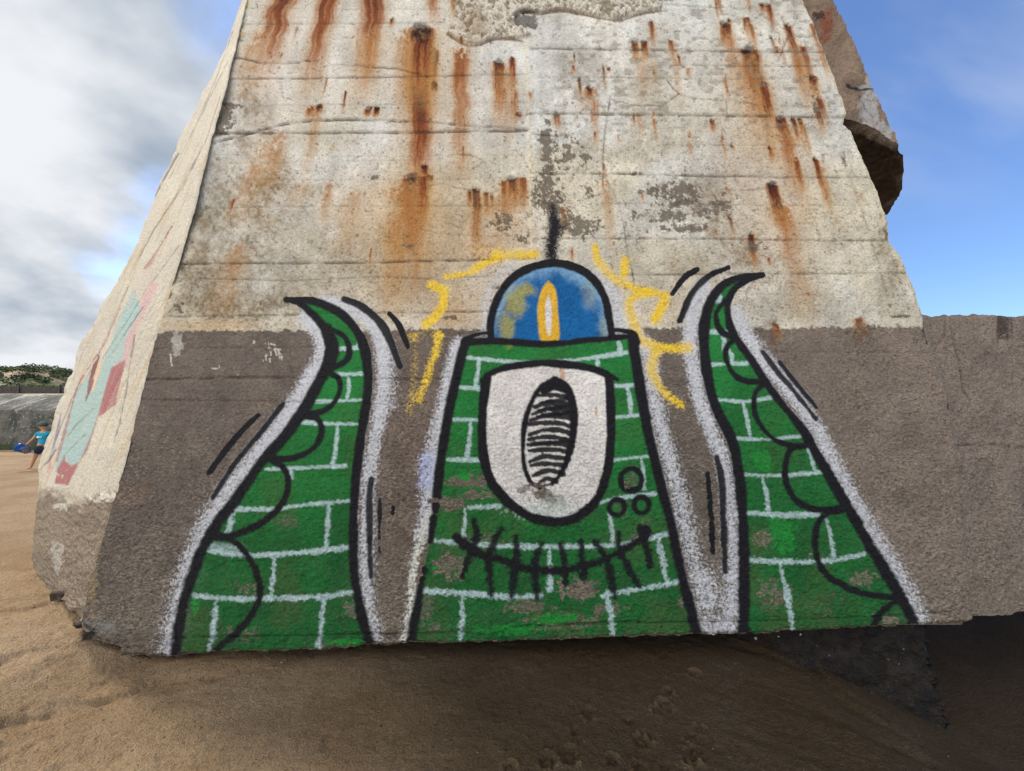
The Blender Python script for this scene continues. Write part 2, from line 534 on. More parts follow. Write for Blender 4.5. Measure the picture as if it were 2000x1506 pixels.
MOULD = [(482, 190, 26, 90, .55), (520, 230, 22, 60, .35), (535, 320, 30, 60, .6), (430, 420, 60, 60, .5), (480, 500, 80, 50, .5), (420, 570, 70, 60, .5), (600, 560, 110, 50, .35), (500, 400, 30, 60, .6),
         (1280, 190, 40, 60, .3), (1140, 130, 60, 50, .25), (1250, 300, 60, 30, .25), (1400, 400, 45, 60, .55), (1440, 490, 60, 40, .5), (1110, 300, 60, 60, .3), (1320, 400, 100, 60, .35), (780, 470, 60, 60, .35),
         (1470, 300, 50, 70, .2), (900, 440, 70, 60, .25), (700, 500, 90, 60, .2), (1350, 520, 50, 40, .2), (1720, 480, 16, 40, .6), (1745, 540, 20, 50, .35), (1560, 600, 150, 30, .2), (370, 480, 40, 40, .3),
         (450, 350, 40, 70, .5), (520, 370, 50, 24, .7), (620, 372, 40, 26, .4), (390, 500, 40, 90, .5), (470, 600, 120, 30, .6), (650, 480, 60, 40, .35), (840, 540, 60, 60, .35), (1200, 200, 160, 50, .18), (560, 440, 60, 60, .3), (1290, 90, 90, 40, .12)]

CHIPS = [(1068, 290, 13, 52, .9), (1108, 295, 30, 40, .5), (1145, 307, 14, 8, .7), (1148, 368, 10, 9, .8), (1145, 385, 18, 12, .5), (1065, 370, 28, 40, .8), (1078, 400, 26, 30, .8), (1130, 446, 34, 18, 1.0), (1112, 425, 12, 20, .6),
         (1325, 372, 34, 18, .9), (1270, 372, 30, 12, .6), (1300, 422, 55, 10, .9), (1340, 446, 44, 7, 1), (1380, 418, 22, 14, .6), (1330, 395, 50, 14, .6), (1410, 400, 30, 26, .4), (428, 235, 20, 16, 1.6), (445, 205, 22, 5, 1.4), (985, 430, 34, 22, .55), (1020, 465, 16, 10, .7),
         (960, 435, 14, 10, .7), (1330, 640, 14, 4, .8), (1760, 617, 15, 3, 1.2), (880, 620, 16, 4, .9), (862, 602, 12, 4, .6), (1470, 480, 30, 10, .5), (730, 345, 16, 5, .6), (1235, 340, 20, 6, .5), (1590, 200, 10, 30, .4),
         (1250, 565, 60, 10, .25), (800, 480, 20, 10, .3), (1735, 455, 10, 26, .6), (1650, 330, 8, 40, .3), (1700, 640, 30, 5, .6), (350, 520, 14, 10, .6), (345, 600, 20, 14, .4)]

G_DK = lin((20, 20, 26)); G_WH = lin((190, 192, 198)); G_GR = lin((32, 114, 52)); G_YE = lin((226, 190, 52)); G_LINE = lin((176, 198, 200))


def graffiti(c):
    X, Yy = c.X, c.Y
    # white haloes sprayed round the figures
    c.stroke([(596, 618), (622, 650), (630, 690), (606, 735), (566, 800), (530, 850), (490, 900), (440, 965), (400, 1030), (370, 1100), (345, 1180), (322, 1290)], 40, G_WH, 26, .85)
    c.stroke([(640, 588), (700, 612), (738, 650), (748, 720), (742, 800), (728, 880), (718, 960), (714, 1080), (716, 1160), (735, 1270)], 34, G_WH, 20, .8)
    c.stroke([(755, 650), (770, 720), (768, 790)], 34, G_WH, 34, .4)
    c.stroke([(896, 672), (882, 720), (866, 790), (848, 870), (838, 950), (826, 1040)], 34, G_WH, 24, .85)
    c.stroke([(832, 900), (828, 940)], 34, lin((165, 175, 215)), 26, .5)
    c.stroke([(838, 1010), (815, 1070), (806, 1120), (800, 1190), (785, 1270)], 15, lin((205, 205, 195)), 12, .7)
    c.stroke([(950, 650), (946, 600), (965, 550), (1000, 515)], 26, G_WH, 24, .6)
    c.stroke([(1175, 530), (1205, 590), (1215, 640), (1262, 680), (1275, 760), (1295, 850), (1318, 930), (1340, 1030), (1365, 1130), (1395, 1245)], 38, G_WH, 26, .75)
    c.stroke([(1240, 600), (1230, 640), (1252, 670)], 30, lin((206, 204, 200)), 22, .6)
    c.stroke([(1375, 560), (1352, 620), (1350, 690), (1362, 760), (1384, 830), (1408, 890), (1422, 960), (1432, 1060), (1430, 1150), (1425, 1245)], 34, G_WH, 20, .85)
    c.stroke([(1440, 610), (1452, 640), (1486, 695), (1540, 760), (1590, 830), (1622, 890), (1662, 960), (1700, 1030), (1740, 1100), (1775, 1160), (1815, 1235)], 36, G_WH, 24, .85)
    c.stroke([(1385, 1130), (1395, 1240)], 44, G_WH, 26, .5)
    # yellow rays
    for pts, wd, al in [([(1046, 498), (1010, 499), (968, 502)], 10, .85), ([(968, 502), (938, 518), (914, 533), (872, 539)], 13, .9), ([(845, 557), (863, 566), (866, 590), (857, 611), (833, 632)], 20, .9),
                        ([(858, 655), (852, 680), (845, 704), (835, 734), (818, 780)], 16, .7), ([(810, 660), (812, 700), (806, 760), (800, 805)], 15, .38), ([(800, 655), (860, 652)], 14, .3),
                        ([(1162, 484), (1168, 509), (1187, 533), (1205, 548), (1232, 560), (1268, 568)], 15, .85), ([(1222, 508), (1219, 535)], 20, .8),
                        ([(1300, 575), (1268, 572), (1240, 578), (1229, 596), (1235, 620), (1244, 650), (1256, 665), (1280, 675), (1310, 680), (1345, 679)], 15, .95), ([(1298, 590), (1280, 622)], 21, .9),
                        ([(1282, 684), (1273, 716), (1280, 740), (1298, 767), (1331, 791)], 14, .95), ([(930, 490), (980, 488), (1040, 492)], 16, .4), ([(880, 560), (930, 556)], 12, .3)]:
        c.stroke(pts, wd * 1.25, lin((216, 190, 90)), 18, al * .25, rough=2)
        c.stroke(pts, wd, G_YE, 9, al, rough=1.6)
    # antenna smudge
    c.stroke([(1078, 398, 6), (1080, 420, 16), (1082, 450, 24), (1077, 485, 22), (1077, 518, 12)], 16, G_DK, 34, .88, rough=3)
    c.stroke([(1086, 436), (1104, 446)], 12, G_DK, 30, .5)
    # ---------------- greens
    tl_in = [(558, 584), (585, 592), (608, 612), (630, 636), (641, 660), (646, 680), (638, 712), (618, 755), (587, 808), (552, 856), (510, 904), (463, 973), (425, 1021), (399, 1063), (374, 1127), (354, 1191), (341, 1286)]
    tl_out = [(558, 584), (590, 585), (622, 591), (665, 612), (698, 649), (714, 690), (719, 740), (716, 780), (707, 830), (698, 898), (692, 960), (689, 1031), (690, 1095), (698, 1159), (709, 1212), (727, 1270)]
    tr_l = [(1490, 537), (1454, 540), (1423, 550), (1400, 569), (1385, 597), (1377, 633), (1376, 679), (1382, 730), (1392, 776), (1409, 817), (1430, 858), (1441, 909), (1449, 986), (1453, 1062), (1454, 1165), (1453, 1250)]
    tr_r = [(1490, 537), (1456, 549), (1433, 566), (1421, 597), (1426, 633), (1444, 669), (1469, 705), (1495, 745), (1525, 786), (1566, 837), (1597, 889), (1633, 950), (1669, 1011), (1704, 1073), (1735, 1124), (1771, 1185), (1797, 1240)]
    bl = [(908, 664), (901, 695), (893, 730), (881, 780), (868, 850), (858, 919), (853, 965), (842, 1030), (826, 1125), (814, 1178), (803, 1270)]
    br = [(1236, 656), (1241, 695), (1249, 750), (1258, 800), (1267, 850), (1280, 905), (1295, 965), (1310, 1019), (1322, 1078), (1336, 1140), (1350, 1190), (1366, 1250)]
    for poly in (smooth_line(tl_in)[:, :2].tolist() + smooth_line(tl_out)[::-1, :2].tolist(), smooth_line(tr_l).tolist() + smooth_line(tr_r)[::-1].tolist(), bl + br[::-1]):
        idx, m = c.inside(poly, 2)
        x = X[idx]; y = Yy[idx]
        v = fbm(x, y, 60, 4, 51)[:, None]
        f = sstep(650, 1250, y)[:, None]
        col = G_GR * (0.70 + 0.6 * v) * (1 - 0.34 * f)
        ol = sstep(0.5, 0.72, fbm(x, y, 75, 4, 57))[:, None] * (0.15 + 0.4 * f)
        col = col * (1 - ol) + lin((66, 92, 48)) * ol
        c.over(idx, col, m * (0.99 - .22 * f[:, 0] * sstep(.35, .6, fbm(x, y, 34, 4, 58))))
    # worn patches that show the concrete again, stronger towards the bottom
    for (x, y, rx, ry, a) in [(915, 940, 46, 12, .9), (880, 985, 34, 15, .9), (930, 968, 40, 10, .7), (875, 1105, 34, 26, .8), (1130, 1150, 46, 22, .95), (1190, 1190, 30, 14, .7), (1030, 1185, 50, 16, .6), (1100, 1215, 70, 18, .6),
                              (1235, 930, 14, 26, .5), (1260, 1030, 14, 18, .5), (1340, 1170, 16, 20, .7), (690, 1190, 22, 26, .6), (1490, 1050, 30, 18, .6), (1690, 1130, 26, 18, .7), (1510, 1160, 34, 26, .5), (1730, 1210, 24, 14, .7),
                              (560, 1020, 24, 14, .5), (830, 1190, 18, 40, .6), (1050, 965, 36, 12, .75), (1000, 985, 20, 20, .3), (960, 1060, 40, 18, .45), (1215, 990, 16, 22, .5), (850, 1225, 20, 12, .5), (640, 1260, 40, 10, .4), (480, 1150, 30, 16, .4),
                              (1390, 1200, 20, 20, .4), (1600, 1090, 26, 12, .4), (470, 1240, 40, 14, .4)]:
        c.blob(x, y, rx * .9, ry * .9, None, a * .92, 0.5, 9, 1.1, int(x) % 40, 'wear')
    # brighter over-sprays
    for (x, y, rx, ry) in [(680, 1255, 40, 8), (1530, 1040, 22, 36), (1490, 900, 20, 20), (905, 930, 14, 8), (1090, 1210, 50, 10), (1000, 1230, 60, 10), (380, 1185, 8, 16), (1050, 1010, 30, 12), (850, 1110, 8, 5)]:
        c.blob(x, y, rx, ry, lin((30, 138, 52)), .7, .5, 10, .8, int(y) % 30)
    # bricks
    hb = [[(663, 681), (704, 678)], [(656, 731), (714, 730)], [(614, 784), (709, 781)], [(587, 825), (640, 827), (698, 828)], [(518, 917), (598, 913), (674, 910)], [(459, 994), (534, 994), (598, 986), (682, 978)],
          [(407, 1076), (486, 1084), (566, 1081), (619, 1076), (682, 1069)], [(377, 1164), (459, 1170), (528, 1169), (619, 1166), (690, 1156)],
          [(911, 698), (999, 706), (1079, 706), (1158, 698), (1224, 688)], [(898, 756), (940, 759)], [(1198, 754), (1240, 752)], [(886, 819), (935, 820)], [(1200, 815), (1246, 811)], [(874, 897), (941, 900)], [(1192, 899), (1266, 891)],
          [(915, 991), (975, 989)], [(1162, 983), (1218, 971), (1280, 965)], [(848, 1056), (939, 1064), (1059, 1068), (1178, 1066), (1238, 1058), (1304, 1043)], [(828, 1154), (919, 1160), (999, 1166), (1059, 1164)], [(1180, 1163), (1258, 1150), (1324, 1136)],
          [(1392, 589), (1413, 589)], [(1385, 648), (1421, 648)], [(1388, 712), (1459, 709)], [(1400, 780), (1459, 784), (1512, 775)], [(1436, 856), (1500, 858), (1564, 852)], [(1450, 927), (1525, 929), (1607, 922)], [(1461, 1002), (1536, 1006), (1600, 1004)],
          [(1459, 1093), (1536, 1098), (1612, 1096), (1689, 1083)]]
    vb = [[(699, 655), (699, 678)], [(680, 738), (677, 780)], [(659, 832), (648, 910)], [(568, 917), (563, 942)], [(453, 1003), (443, 1042)], [(640, 984), (635, 1073)], [(534, 1086), (528, 1168)], [(421, 1176), (409, 1272)], [(632, 1172), (620, 1266)],
          [(935, 700), (927, 756)], [(1208, 668), (1210, 688)], [(1166, 700), (1166, 716)], [(1226, 756), (1232, 811)], [(919, 820), (911, 895)], [(1252, 895), (1258, 955)], [(907, 995), (904, 1049)], [(1190, 1003), (1197, 1062)], [(1073, 1070), (1073, 1154)],
          [(1286, 1057), (1302, 1134)], [(902, 1162), (899, 1256)], [(1186, 1158), (1198, 1246)], [(1404, 575), (1404, 588)], [(1414, 653), (1414, 682)], [(1426, 684), (1430, 706)], [(1451, 786), (1465, 848)], [(1579, 878), (1590, 916)], [(1490, 932), (1501, 998)],
          [(1615, 1016), (1630, 1090)], [(1525, 1103), (1549, 1236)]]
    for l in hb:
        c.stroke(l, 7 + 2.5 * (np.mean([p[1] for p in l]) > 1000), G_LINE, 3.5, .88, rough=1.6)
    for l in vb:
        c.stroke([(l[0][0], l[0][1], 6), ((l[0][0] + l[1][0]) / 2 + 2, (l[0][1] + l[1][1]) / 2, 8 + 2 * (l[0][1] > 1000)), (l[1][0], l[1][1], 7 + 3 * (l[0][1] > 1000))], 8, G_LINE, 3.5, .86, rough=1.8)
    c.stroke([(410, 1068), (470, 1072)], 14, G_LINE, 12, .6)
    # ---------------- dome
    dome = smooth_line([(959, 662), (959, 625), (970, 587), (987, 557), (1011, 535), (1040, 521), (1076, 515), (1112, 519), (1145, 534), (1168, 557), (1183, 587), (1190, 622), (1195, 657)])
    dpoly = dome.tolist() + [[1100, 672], [1040, 672]]
    idx, m = c.inside(dpoly, 2)
    x = X[idx]; y = Yy[idx]
    nv = fbm(x, y, 30, 4, 61)[:, None]
    col = lin((10, 92, 152)) * (0.7 + 0.6 * nv)
    edge = sstep(82, 122, np.hypot((x - 1076) * 1.0, (y - 640) * 0.95) + (nv[:, 0] - .5) * 60)[:, None]
    col = col * (1 - edge * .8) + lin((128, 168, 196)) * edge * .8
    c.over(idx, col, m)
    for (x, y, rx, ry, a) in [(1005, 590, 20, 26, .7), (1022, 566, 22, 12, .7), (988, 640, 16, 30, .7), (1150, 575, 14, 24, .25), (1180, 640, 8, 24, .3)]:
        c.blob(x, y, rx, ry, lin((168, 160, 60)), a, 1.2, 16, .6, int(x) % 17)
    c.fill(smooth_line([(1071, 548), (1085, 566), (1090, 610), (1091, 664), (1058, 665), (1052, 640), (1050, 600), (1058, 566), (1071, 548)]).tolist(), lin((216, 170, 40)), 2.5, .97)
    c.fill(smooth_line([(1071, 574), (1076, 590), (1078, 620), (1074, 655), (1067, 640), (1065, 600), (1071, 574)]).tolist(), lin((212, 208, 206)), 2)
    # ---------------- eye
    eye = smooth_line([(951, 736), (945, 780), (941, 839), (945, 895), (959, 939), (983, 971), (1011, 995), (1043, 1013), (1079, 1019), (1115, 1015), (1143, 999), (1166, 975), (1182, 935), (1190, 895), (1194, 839), (1192, 780), (1190, 738)])
    lid = smooth_line([(944, 740), (967, 726), (1003, 716), (1059, 711), (1119, 714), (1158, 721), (1186, 730), (1204, 740)])
    idx, m = c.inside(eye.tolist() + lid[::-1].tolist(), 2)
    v = fbm(X[idx], Yy[idx], 40, 4, 71)[:, None]
    c.over(idx, lin((214, 210, 206)) * (0.8 + 0.4 * v), m)
    for (x, y, rx, ry, a, cl_) in [(1060, 965, 28, 14, .95, CHIP), (1025, 955, 14, 8, .7, CHIP), (1080, 980, 20, 12, .5, CHIP), (1060, 1000, 60, 12, .5, lin((172, 190, 182))), (1090, 985, 40, 22, .4, lin((182, 196, 190)))]:
        c.blob(x, y, rx, ry, cl_, a, .4, 9, 1.1, int(x) % 13)
    c.stroke([(1098, 716), (1098, 742)], 6, lin((178, 110, 52)), 6, .6)
    c.stroke([(1165, 798), (1164, 812)], 4, lin((190, 130, 60)), 4, .7)
    # pupil
    pup = [(1083, 742, 12), (1056, 756, 10), (1039, 784, 9), (1027, 819, 9), (1022, 859, 8), (1023, 903, 8), (1035, 939, 9), (1055, 953, 8)]
    pup2 = [(1083, 742, 12), (1106, 756, 14), (1118, 784, 15), (1122, 819, 15), (1118, 859, 14), (1110, 891, 12), (1098, 921, 10), (1079, 945, 8)]
    rs = random.Random(4)
    c.stroke([(1062, 764, 12), (1083, 754, 16), (1106, 762, 12)], 14, G_DK, 3)
    yy = 774.0; k_ = 0
    while yy < 940:
        t = (yy - 742) / 205
        hw = 46 * math.sqrt(max(0.05, 1 - (2 * t - 1) ** 2)) * .95
        cx = 1083 - 16 * t + 2
        w0 = rs.uniform(8, 12)
        up_ = rs.uniform(-3, 8)
        c.stroke([(cx - hw, yy + up_, w0 * .7), (cx - hw * .3, yy - 3, w0), (cx + hw * .4, yy - rs.uniform(0, 4), w0 * rs.uniform(.8, 1.15)), (cx + hw, yy + rs.uniform(1, 7), w0)], 9, G_DK, 2.5, .97, rough=1.4)
        if rs.random() < .5:
            c.stroke([(cx + hw * .9, yy + 2, 7), (cx + hw * .1, yy + 8, 6), (cx - hw * .8, yy + 12, 5)], 6, G_DK, 2.5, .95)
        yy += rs.uniform(12, 15.5)
    c.stroke(pup, 9, G_DK, 4)
    c.stroke(pup2, 12, G_DK, 4)
    c.stroke(np.column_stack([eye, np.interp(eye[:, 1], [730, 1015], [15, 17])]), 15, G_DK, 3.5, smooth=False)
    L = [(941, 742, 7), (967, 725, 11), (1003, 715, 13), (1059, 709, 13), (1119, 712, 13), (1158, 720, 13), (1186, 731, 12), (1206, 741, 6)]
    c.stroke(L, 12, G_DK, 3.5)
    # ---------------- black outlines
    c.stroke([(959, 662, 13), (959, 625, 14), (970, 587, 15), (987, 557, 15), (1011, 535, 14), (1040, 521, 13), (1076, 515, 13), (1112, 519, 14), (1145, 534, 15), (1168, 557, 15), (1183, 587, 14), (1190, 622, 13), (1195, 657, 12)], 14, G_DK, 4)
    c.stroke([(906, 670, 12), (962, 665, 12), (1040, 671, 12), (1100, 669, 11), (1160, 663, 10), (1230, 656, 9)], 11, G_DK, 3.5)
    c.stroke([(906, 666, 9), (929, 653, 7), (958, 649, 6)], 8, G_DK, 3)
    c.stroke([(1194, 643, 6), (1220, 646, 8), (1238, 652, 11), (1242, 668, 16)], 8, G_DK, 3)
    c.stroke([(910, 664, 14), (902, 695, 17), (893, 730, 18), (881, 780, 18), (868, 850, 18), (858, 919, 16), (853, 960, 15), (850, 998, 12)], 17, G_DK, 5)
    c.stroke([(846, 1012, 14), (841, 1056, 12)], 14, G_DK, 4)
    c.stroke([(830, 1111), (829, 1117)], 9, G_DK, 4)
    c.stroke([(825, 1130, 8), (816, 1178, 13), (808, 1220, 16), (801, 1270, 20)], 14, G_DK, 5)
    c.stroke([(1236, 658, 18), (1241, 695, 18), (1249, 750, 18), (1258, 800, 18), (1267, 850, 18), (1280, 905, 17), (1295, 965, 16), (1310, 1019, 16), (1322, 1078, 16), (1336, 1140, 17), (1350, 1190, 18), (1366, 1255, 20)], 18, G_DK, 5)
    def taper(pts, ws):
        n = len(pts)
        return [(p[0], p[1], np.interp(i / (n - 1), np.linspace(0, 1, len(ws)), ws)) for i, p in enumerate(pts)]
    c.stroke(taper(tl_in, [8, 13, 22, 20, 19, 18, 18, 20]), 18, G_DK, 5)
    c.stroke(taper(tl_out, [8, 13, 17, 17, 17, 16, 16, 18]), 16, G_DK, 4.5)
    c.stroke([(640, 640, 16), (650, 680, 22), (645, 715, 16)], 20, G_DK, 6)
    c.stroke(taper(tr_l, [8, 14, 18, 18, 18, 18, 18, 20]), 18, G_DK, 4.5)
    c.stroke(taper(tr_r, [8, 12, 12, 12, 15, 19, 19, 19]), 16, G_DK, 4.5)
    for s_ in [[(640, 640), (672, 657), (682, 683), (675, 705), (642, 722)], [(640, 728), (659, 737), (664, 760), (651, 787), (629, 803), (592, 810)], [(592, 811), (619, 817), (628, 840), (619, 867), (598, 885), (566, 896), (528, 896)],
               [(531, 898), (556, 917), (563, 950), (550, 984), (523, 1013), (486, 1034), (449, 1047), (410, 1047)], [(410, 1048), (452, 1054), (481, 1082), (502, 1122), (508, 1159), (497, 1191), (470, 1228), (433, 1260), (414, 1276)],
               [(1416, 587), (1400, 610), (1402, 633), (1415, 651), (1434, 657)], [(1437, 661), (1421, 676), (1418, 699), (1431, 728), (1454, 744), (1492, 746)], [(1492, 751), (1475, 768), (1474, 802), (1490, 835), (1520, 862), (1566, 871), (1580, 866)],
               [(1573, 871), (1546, 878), (1534, 909), (1538, 950), (1561, 981), (1597, 995), (1648, 992)], [(1646, 997), (1612, 1006), (1595, 1034), (1594, 1078), (1612, 1119), (1648, 1144), (1689, 1160), (1748, 1167)], [(1755, 1172), (1730, 1190), (1715, 1208), (1707, 1236)]]:
        big = np.mean([p[1] for p in s_]) > 900
        c.stroke(s_, 11 if big else 9.5, G_DK, 3.5)
    # wobble lines
    for s_, wd in [([(504, 811), (459, 856), (409, 923)], 9), ([(552, 788), (513, 840), (459, 906), (415, 973)], 9), ([(672, 584), (704, 597), (741, 628), (762, 665), (781, 715)], 12), ([(760, 612), (778, 633), (797, 678)], 9),
                   ([(725, 936), (720, 978), (722, 1058)], 11), ([(722, 1050), (722, 1090), (725, 1126)], 8), ([(741, 975), (740, 1052)], 6), ([(741, 1068), (741, 1080)], 5), ([(767, 990), (766, 1004)], 5),
                   ([(1362, 526), (1336, 543), (1313, 574)], 9), ([(1423, 523), (1387, 538), (1352, 572), (1329, 625)], 10), ([(1490, 687), (1515, 722), (1556, 771), (1594, 819)], 7), ([(1523, 707), (1551, 745), (1594, 796)], 6),
                   ([(1400, 894), (1409, 935), (1413, 1011), (1417, 1116)], 10), ([(1382, 924), (1389, 1011), (1393, 1078)], 8)]:
        P = [(p[0], p[1], wd * (0.8 + 0.35 * math.sin(math.pi * (i + .5) / len(s_)))) for i, p in enumerate(s_)]
        c.stroke(P, wd, G_DK, 4, .95)
    # mouth, stitches, rings
    c.stroke([(892, 1050, 15), (911, 1066, 18), (939, 1082, 16), (979, 1094, 13), (1019, 1108, 13), (1059, 1114, 15), (1099, 1114, 16), (1139, 1106, 13), (1178, 1094, 13), (1210, 1078, 15), (1238, 1062, 14), (1258, 1047, 17), (1264, 1034, 13)], 11, G_DK, 5, rough=1.8)
    for s_ in [[(925, 1017), (931, 1047), (919, 1082), (903, 1126)], [(979, 1033), (967, 1058), (955, 1092), (959, 1162)], [(1007, 1052), (1009, 1094), (1003, 1134), (999, 1166)], [(1059, 1062), (1047, 1090), (1045, 1126), (1049, 1168)],
               [(1095, 1062), (1103, 1102), (1105, 1138)], [(1135, 1056), (1137, 1098), (1141, 1126)], [(1162, 1058), (1182, 1086), (1192, 1122), (1202, 1166)], [(1208, 1040), (1210, 1074), (1226, 1106), (1250, 1148)], [(1250, 1029), (1262, 1066), (1270, 1104)]]:
        c.stroke([(p[0], p[1], [9, 13, 14, 8][min(i, 3)]) for i, p in enumerate(s_)], 9, G_DK, 5, .97, rough=1.8)
    for (x, y, r, wd) in [(1233, 937, 21, 10), (1205, 991, 15, 9), (1253, 987, 15, 9)]:
        c.stroke([(x + r * math.cos(a), y + r * math.sin(a) * 1.05) for a in np.linspace(0, 6.2832, 20)], wd, G_DK, 3.5, smooth=False)
    # scratches over the mouth corner and wear of black lines
    for (x, y, rx, ry, a) in [(1240, 1046, 7, 5, .8), (851, 978, 16, 5, .9), (1052, 948, 14, 6, .6), (1225, 950, 6, 10, .6)]:
        c.blob(x, y, rx, ry, None, a, .4, 6, 1, 5, 'wear')
    # little scratched tally marks
    r2 = random.Random(9)
    for (cx, cy, n, sx, sy) in [(508, 672, 16, 46, 16), (530, 690, 12, 50, 20), (345, 665, 8, 14, 18), (440, 720, 5, 60, 20), (330, 690, 6, 40, 30)]:
        for k in range(n):
            x0 = cx + r2.uniform(-.5, .5) * sx; y0 = cy + r2.uniform(-.5, .5) * sy
            ang = r2.choice([1.4, 1.7, 1.2, 0.1]); ln = r2.uniform(4, 13)
            c.stroke([(x0, y0), (x0 + math.cos(ang) * ln, y0 + math.sin(ang) * ln)], 1.6, lin((176, 172, 160)), 1.6, .8, smooth=False)


def wall_paint(X, Yy, scale=1.0):
    """base colour, relief and graffiti of the front wall at wall positions X, Y"""
    n_big = fbm(X, Yy, 170, 5, 1)
    n_mid = fbm(X, Yy, 45, 5, 2)
    n_fin = fbm(X, Yy, 11, 4, 3, .6)
    n_str = fbm(X, Yy * 0.12, 16, 4, 4)
    dx = X - 1030
    Xs = X - dx * (-0.00042) * (Yy - 400) * -1      # run-off lines fan out downwards
    run = fbm((X - 1030) / (1 + (Yy + 400) / 2500.0), Yy * 0.05, 11, 4, 6)
    # brown painted band below, whitewash above
    line = 646 - (X - 318) * 0.005 + (fbm(X, Yy * .5, 24, 4, 8) - .5) * 12 + (fbm(X, Yy, 6, 2, 9) - .5) * 8
    low = sstep(-1.6, 1.6, Yy - line)
    w1 = sstep(.38, .62, n_big)[:, None]
    w1 = w1 * (.35 + .65 * sstep(100, 450, Yy))[:, None]
    up = WHITE_C * (1 - w1) + CREAM * w1
    warm = sstep(120, 560, Yy)[:, None] * 0.5
    up = up * (1 - warm) + CREAM * warm * 0.97
    up = up * (0.70 + 0.60 * n_mid[:, None]) * (0.86 + .28 * fbm(X, Yy, 20, 3, 301)[:, None])
    up = up * (0.90 + 0.20 * run[:, None])
    right = sstep(1250, 1850, X)[:, None]
    mid = np.exp(-((X - 830) / 130) ** 2 - ((Yy - 900) / 330) ** 2)[:, None]
    br = BROWN_D * (1 - right) + BROWN_L * right
    br = br * (1 - .35 * mid) + lin((112, 92, 80)) * .35 * mid
    br = br * (0.72 + 0.56 * n_mid[:, None]) * (0.88 + .24 * n_big[:, None])
    lowest = sstep(980, 1200, Yy)[:, None] * .4
    br = br * (1 - lowest) + lin((122, 112, 98)) * lowest
    base = up * (1 - low[:, None]) + br * low[:, None]
    c = Canvas(X, Yy, base)
    rough = 0.18 + 0.25 * sstep(350, 600, Yy) + 0.57 * sstep(640, 1000, Yy + (n_big - .5) * 200)
    rough = rough * (1 - .32 * sstep(1000, 500, X) * sstep(1120, 850, Yy))
    rough = np.maximum(rough, 0.75 * sstep(1500, 1700, X) * low)
    # plaster patch at the very top
    pp = [(880, -500), (884, 40), (872, 66), (905, 84), (935, 86), (968, 74), (1000, 78), (1040, 70), (1010, 48), (1003, 30), (1020, 22), (1052, 26), (1100, 20), (1160, 32), (1210, 38), (1250, 26), (1292, 18), (1296, -500)]
    idx, m = c.inside(pp, 1.6)
    pn = fbm(X[idx], Yy[idx], 7, 3, 14, .6)
    c.h[idx] += m * (0.026 + 0.026 * (pn - .5) * 2)
    c.tint(idx, lin((212, 206, 192)), m * .85)
    c.tint(idx, lin((128, 118, 100)), m * .85 * sstep(.52, .36, pn))
    rough[idx] = np.maximum(rough[idx] * (1 - m), m * .35)
    c.stroke([(880, 62), (905, 87), (940, 88), (975, 76), (1020, 79)], 4, lin((110, 84, 56)), 4, 0)
    for pts in ([(872, 66), (905, 86), (935, 88), (968, 77), (1020, 80)], [(1058, 27), (1100, 22), (1160, 34), (1210, 40), (1250, 28), (1292, 21)]):
        L = smooth_line(pts)
        i2, d, _ = c.dist(L, 8)
        c.tint(i2, lin((110, 84, 58)), .8 * (1 - sstep(.5, 2.6, d)))  # brown line below the plaster edge, with its shadow painted in
    c.blob(1028, 40, 24, 16, lin((105, 103, 98)), .95, .2, 12, .5, 6, 'base')
    c.groove([(1003, 32), (1018, 22), (1052, 25)], .02, 2.5, HOLE, .9)
    c.blob(930, 45, 24, 30, lin((140, 118, 84)), .5, .8, 14, .8, 8, 'base')
    up_m = 1 - low
    # mould and grime
    for k, (x, y, rx, ry, a) in enumerate(MOULD):
        i2, mm = c.blob(x, y, rx, ry, lin((112, 102, 82)), 0, 1.3, 26, .9, k, 'none')
        r = np.sqrt(((X[i2] - x) / rx) ** 2 + ((Yy[i2] - y) / ry) ** 2)
        v = sstep(-.45, 1.0, 1 - r + (fbm(X[i2], Yy[i2], 30, 5, k + 40, .65) - .5) * 2.2) * sstep(1.9, 1.4, r)
        gr = sstep(.35, .7, fbm(X[i2], Yy[i2], 7, 3, k + 60))
        c.tint(i2, lin((112, 95, 66)), v * a * (.62 + .8 * gr) * up_m[i2])
    # scattered dark specks of lichen
    sp = sstep(.62, .72, fbm(X, Yy * 1.3, 5.5, 3, 77, .6)) * (.25 + .75 * sstep(.40, .6, fbm(X, Yy, 90, 3, 78))) * sstep(120, 420, Yy) * up_m
    c.tint(np.arange(len(X)), lin((96, 84, 62)), sp * .55)
    # ochre veils
    for (x, y, rx, ry, a) in [(800, 450, 110, 130, .5), (960, 480, 90, 60, .5), (520, 300, 60, 120, .25), (1500, 420, 100, 160, .3), (1450, 250, 70, 120, .25), (870, 200, 80, 180, .2), (700, 400, 90, 70, .25), (1250, 600, 160, 30, .2), (900, 590, 130, 50, .4), (400, 636, 120, 12, .5), (880, 625, 60, 30, .5), (560, 120, 90, 120, .15)]:
        i2 = c.sel(x - rx * 2, x + rx * 2, y - ry * 2, y + ry * 2)
        r = np.sqrt(((X[i2] - x) / rx) ** 2 + ((Yy[i2] - y) / ry) ** 2)
        v = np.exp(-r * r * 1.2) * (.5 + .9 * fbm(X[i2], Yy[i2] * .3, 22, 4, 66)) * sstep(2, 1.5, r)
        c.tint(i2, lin((186, 148, 100)), np.clip(v * a, 0, 1) * up_m[i2])
